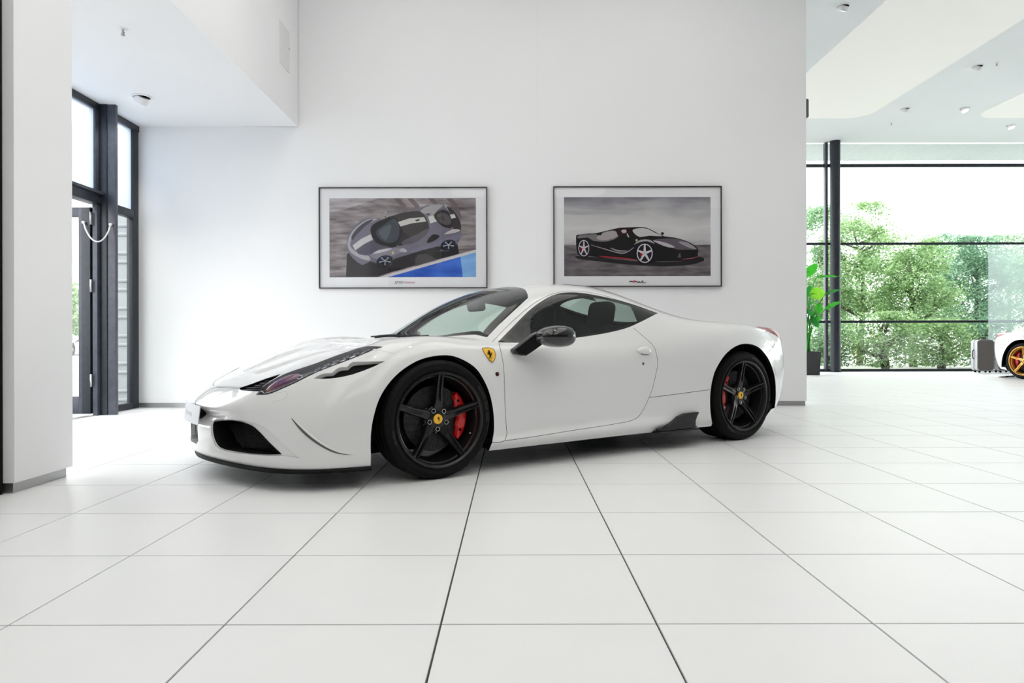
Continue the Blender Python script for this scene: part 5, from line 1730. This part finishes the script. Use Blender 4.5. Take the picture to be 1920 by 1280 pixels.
# ------------------------------------------------------------------ plant in a tall black pot
pb = P2W(1516, 703.5, Z=0)
plant = tag(empty('potted_plant', (pb.x, pb.y, 0)), 'tall broad-leaved green plant in a square black pot by the far glazing', 'plant')
V = []
for z, h in ((0, .165), (.50, .185), (.50, .165), (.44, .16)):
    V += [(-h, -h, z), (h, -h, z), (h, h, z), (-h, h, z)]
Fc = [(0, 1, 2, 3)] + [(4 * k + i, 4 * k + (i + 1) % 4, 4 * k + 4 + (i + 1) % 4, 4 * k + 4 + i) for k in range(3) for i in range(4)]
pot = obj('pot', V, Fc, noise_col(mat('black_pot', (.03, .03, .032), .6), (.025, .025, .027), (.04, .04, .042), 30, 2), plant)
obj('soil', [(-.16, -.16, .45), (.16, -.16, .45), (.16, .16, .45), (-.16, .16, .45)], [(0, 1, 2, 3)], noise_col(mat('soil', (.05, .035, .025), .95), (.03, .02, .015), (.08, .06, .04), 40, 4), plant)
def leafm(name, c):
    m = mat(name, c, .35, spec=.5)
    b = m.node_tree.nodes['Principled BSDF']
    b.inputs['Subsurface Weight'].default_value = 0
    nt = m.node_tree; out = [n for n in nt.nodes if n.type == 'OUTPUT_MATERIAL'][0]
    tl = nt.nodes.new('ShaderNodeBsdfTranslucent'); tl.inputs['Color'].default_value = (*[min(1, v * 1.6) for v in c], 1)
    mx = nt.nodes.new('ShaderNodeMixShader'); mx.inputs['Fac'].default_value = .4
    nt.links.new(b.outputs[0], mx.inputs[1]); nt.links.new(tl.outputs[0], mx.inputs[2]); nt.links.new(mx.outputs[0], out.inputs['Surface'])
    return m
LM = [leafm('leaf_green', (.04, .34, .02)), leafm('leaf_bright', (.22, .55, .03)), leafm('leaf_deep', (.02, .20, .03))]
def plant_leaf(bx, by, tx, ty, wpx, depth0, depth1, mi_, facing=(0, -1, .4)):
    Yp = pb.y
    A = P2W(bx, by, Y=Yp + depth0) - Vector((pb.x, pb.y, 0)); B = P2W(tx, ty, Y=Yp + depth1) - Vector((pb.x, pb.y, 0))
    ax_ = B - A; L_ = ax_.length; ax_.normalize()
    f = Vector(facing); f = (f - ax_ * f.dot(ax_)).normalized()
    sd = ax_.cross(f)
    W_ = wpx * Yp / PF / 2
    V, Fc = [], []
    n_ = 10
    for i in range(n_ + 1):
        t = i / n_
        w_ = W_ * math.sin(math.pi * min(1, t * .94 + .03)) ** .7
        c = A + ax_ * L_ * t - Vector((0, 0, .06 * L_ * (t * t)))
        for q, dz in ((-1, .22), (-.5, .07), (0, 0), (.5, .07), (1, .22)):
            V.append(c + sd * w_ * q + f * (w_ * dz) + f * (.012 * math.sin(i * 2.1 + q)))
    for i in range(n_):
        for j in range(4): Fc.append((i * 5 + j, i * 5 + j + 1, i * 5 + 6 + j, i * 5 + 5 + j))
    lf_ = obj('leaf', V, Fc, LM[mi_], plant, smooth=True)
    root = Vector((random.Random(bx).uniform(-.08, .08), random.Random(by).uniform(-.08, .08), .45))
    mid_ = root.lerp(A, .55); mid_.x = root.x * .7 + A.x * .3
    tube('stem', catmull([root, mid_, A, A.lerp(B, .4)], 5), [.014 - .00055 * k for k in range(16)], LM[2] if mi_ else LM[0], plant, 6)
for args in ((1509, 520, 1532, 494, 17, 0, -.1, 0), (1530, 522, 1575, 517, 11, 0, -.1, 0, (.0, -.5, 1)), (1519, 556, 1546, 547, 25, -.1, -.2, 1), (1546, 554, 1576, 541, 9, 0, .1, 2, (0, -.6, 1)),
             (1546, 582, 1576, 564, 10, 0, .1, 0, (0, -.7, 1)), (1512, 560, 1519, 535, 12, .05, .1, 2), (1535, 570, 1534, 588, 16, -.1, -.15, 0), (1517, 573, 1531, 566, 9, .05, 0, 0, (0, -.5, 1)),
             (1520, 594, 1534, 613, 15, -.05, -.1, 2), (1512, 580, 1525, 594, 12, .1, .05, 2), (1510, 606, 1514, 613, 8, 0, 0, 1), (1500, 545, 1490, 515, 16, 0, 0, 0), (1498, 575, 1480, 560, 14, 0, .1, 2), (1530, 592, 1537, 603, 10, -.1, -.1, 0)):
    plant_leaf(*args)

# ------------------------------------------------------------------ suitcases by the far glazing
M['silver_case'] = noise_col(mat('silver_grey_shell', (.42, .42, .44), .4, metal=.2), (.40, .40, .42), (.46, .46, .48), 20, 2)
M['brown_case'] = noise_col(mat('taupe_woven_panel', (.085, .07, .065), .7), (.07, .058, .054), (.10, .085, .08), 120, 2, bump=.15)
def suitcase(px, label):
    p = P2W(px, 700, Z=0)
    t = tag(empty('suitcase', (p.x, p.y, 0), math.radians(-5)), label, 'suitcase', 'trolley suitcases')
    w, d, h0, h1 = .36, .24, .045, .74
    bm = bmesh.new(); add_box(bm, -w / 2, w / 2, -d / 2, d / 2, h0, h1)
    bmesh.ops.bevel(bm, geom=[e for e in bm.edges if abs(e.verts[0].co.y - e.verts[1].co.y) > .1], offset=.07, segments=5, profile=.5, affect='EDGES')
    bm_obj('shell', bm, M['silver_case'], t, True, 40)
    for s in (-1, 1):
        pp = rounded_rect(-w / 2 + .012, w / 2 - .012, h0 + .012, h1 - .012, .065, 5)
        prism('front_panel' if s < 0 else 'back_panel', pp, lambda a, b, q, s=s: (a, s * (d / 2 + q), b), .014, M['brown_case'], t)
    zp = rounded_rect(-w / 2 - .002, w / 2 + .002, h0 - .002, h1 + .002, .072, 5)
    tube('zip', [(a, .0, b) for a, b in zp], .005, M['black'], t, 6, closed=True)
    tube('top_handle', catmull([(-.08, 0, h1 - .002), (-.07, 0, h1 + .03), (0, 0, h1 + .038), (.07, 0, h1 + .03), (.08, 0, h1 - .002)], 4), .009, M['black'], t, 8)
    tube('side_handle', catmull([(-w / 2, .0, .30), (-w / 2 - .03, .0, .34), (-w / 2 - .034, .0, .41), (-w / 2 - .03, 0, .48), (-w / 2, 0, .52)], 4), .009, M['black'], t, 8)
    for x in (-.11, .11):
        for y in (-.08, .08):
            wl = lathe('caster', [(0, -.012), (.020, -.012), (.023, -.008), (.023, .008), (.020, .012), (0, .012)], M['black'], t, 14, 'Y')
            wl.location = (x, y, .0235)
            box('caster_fork', x - .012, x + .012, y - .017, y + .017, .032, h0 + .006, M['black'], t)
suitcase(1842, 'taupe trolley suitcase with silver sides, the left of the pair')
suitcase(1881, 'taupe trolley suitcase with silver sides, partly behind the second car')

# brush lying on the floor by the gold wheel
b0, b1 = P2W(1872, 708.5, Z=.018), P2W(1901, 707, Z=.018)
br_ = tag(empty('hand_brush', (b0.x, b0.y, 0)), 'small brush with black handle and tan tip on the hall floor', 'brush')
dv = b1 - b0
tube('handle', [dv * .42 + Vector((0, 0, .018)), dv * .7 + Vector((0, 0, .019)), dv + Vector((0, 0, .018))], [.017, .014, .017], M['black'], br_, 10)
tube('tip', [Vector((0, 0, .016)), dv * .2 + Vector((0, 0, .018)), dv * .42 + Vector((0, 0, .018))], [.004, .014, .016], noise_col(mat('tan_bristle', (.4, .32, .24), .8), (.36, .28, .2), (.46, .38, .3), 60, 2), br_, 10)

# ------------------------------------------------------------------ second car at the right edge, gold wheels
c2 = copy_tree(car)
hub = P2W(1919, 677, Y=12.75)
ang = math.radians(-78)
c2.rotation_euler = (0, 0, ang)
loc_w = Vector((-1.345, -.93, 0))
c2.location = Vector((hub.x, hub.y, 0)) - Matrix.Rotation(ang, 3, 'Z') @ loc_w
tag(c2, 'white sports car with gold wheels cut off by the right edge', 'car')
gold = noise_col(mat('gold_rim', (.62, .34, .08), .25, metal=.85), (.58, .31, .07), (.68, .39, .11), 10, 1)
def recolour(o):
    for ch in o.children:
        if ch.type == 'MESH' and len(ch.material_slots) and ch.data.materials[0] == M['rim']:
            ch.material_slots[0].link = 'OBJECT'; ch.material_slots[0].material = gold
        recolour(ch)
recolour(c2)

# a white car parked across the yard, seen through the open door
c3 = copy_tree(car)
c3.rotation_euler = (0, 0, math.radians(-70))
yc_ = P2W(112, 664, Z=-.08)
c3.location = (yc_.x, yc_.y, -.08)
tag(c3, 'small distant white car parked across the yard outside the entrance', 'car')
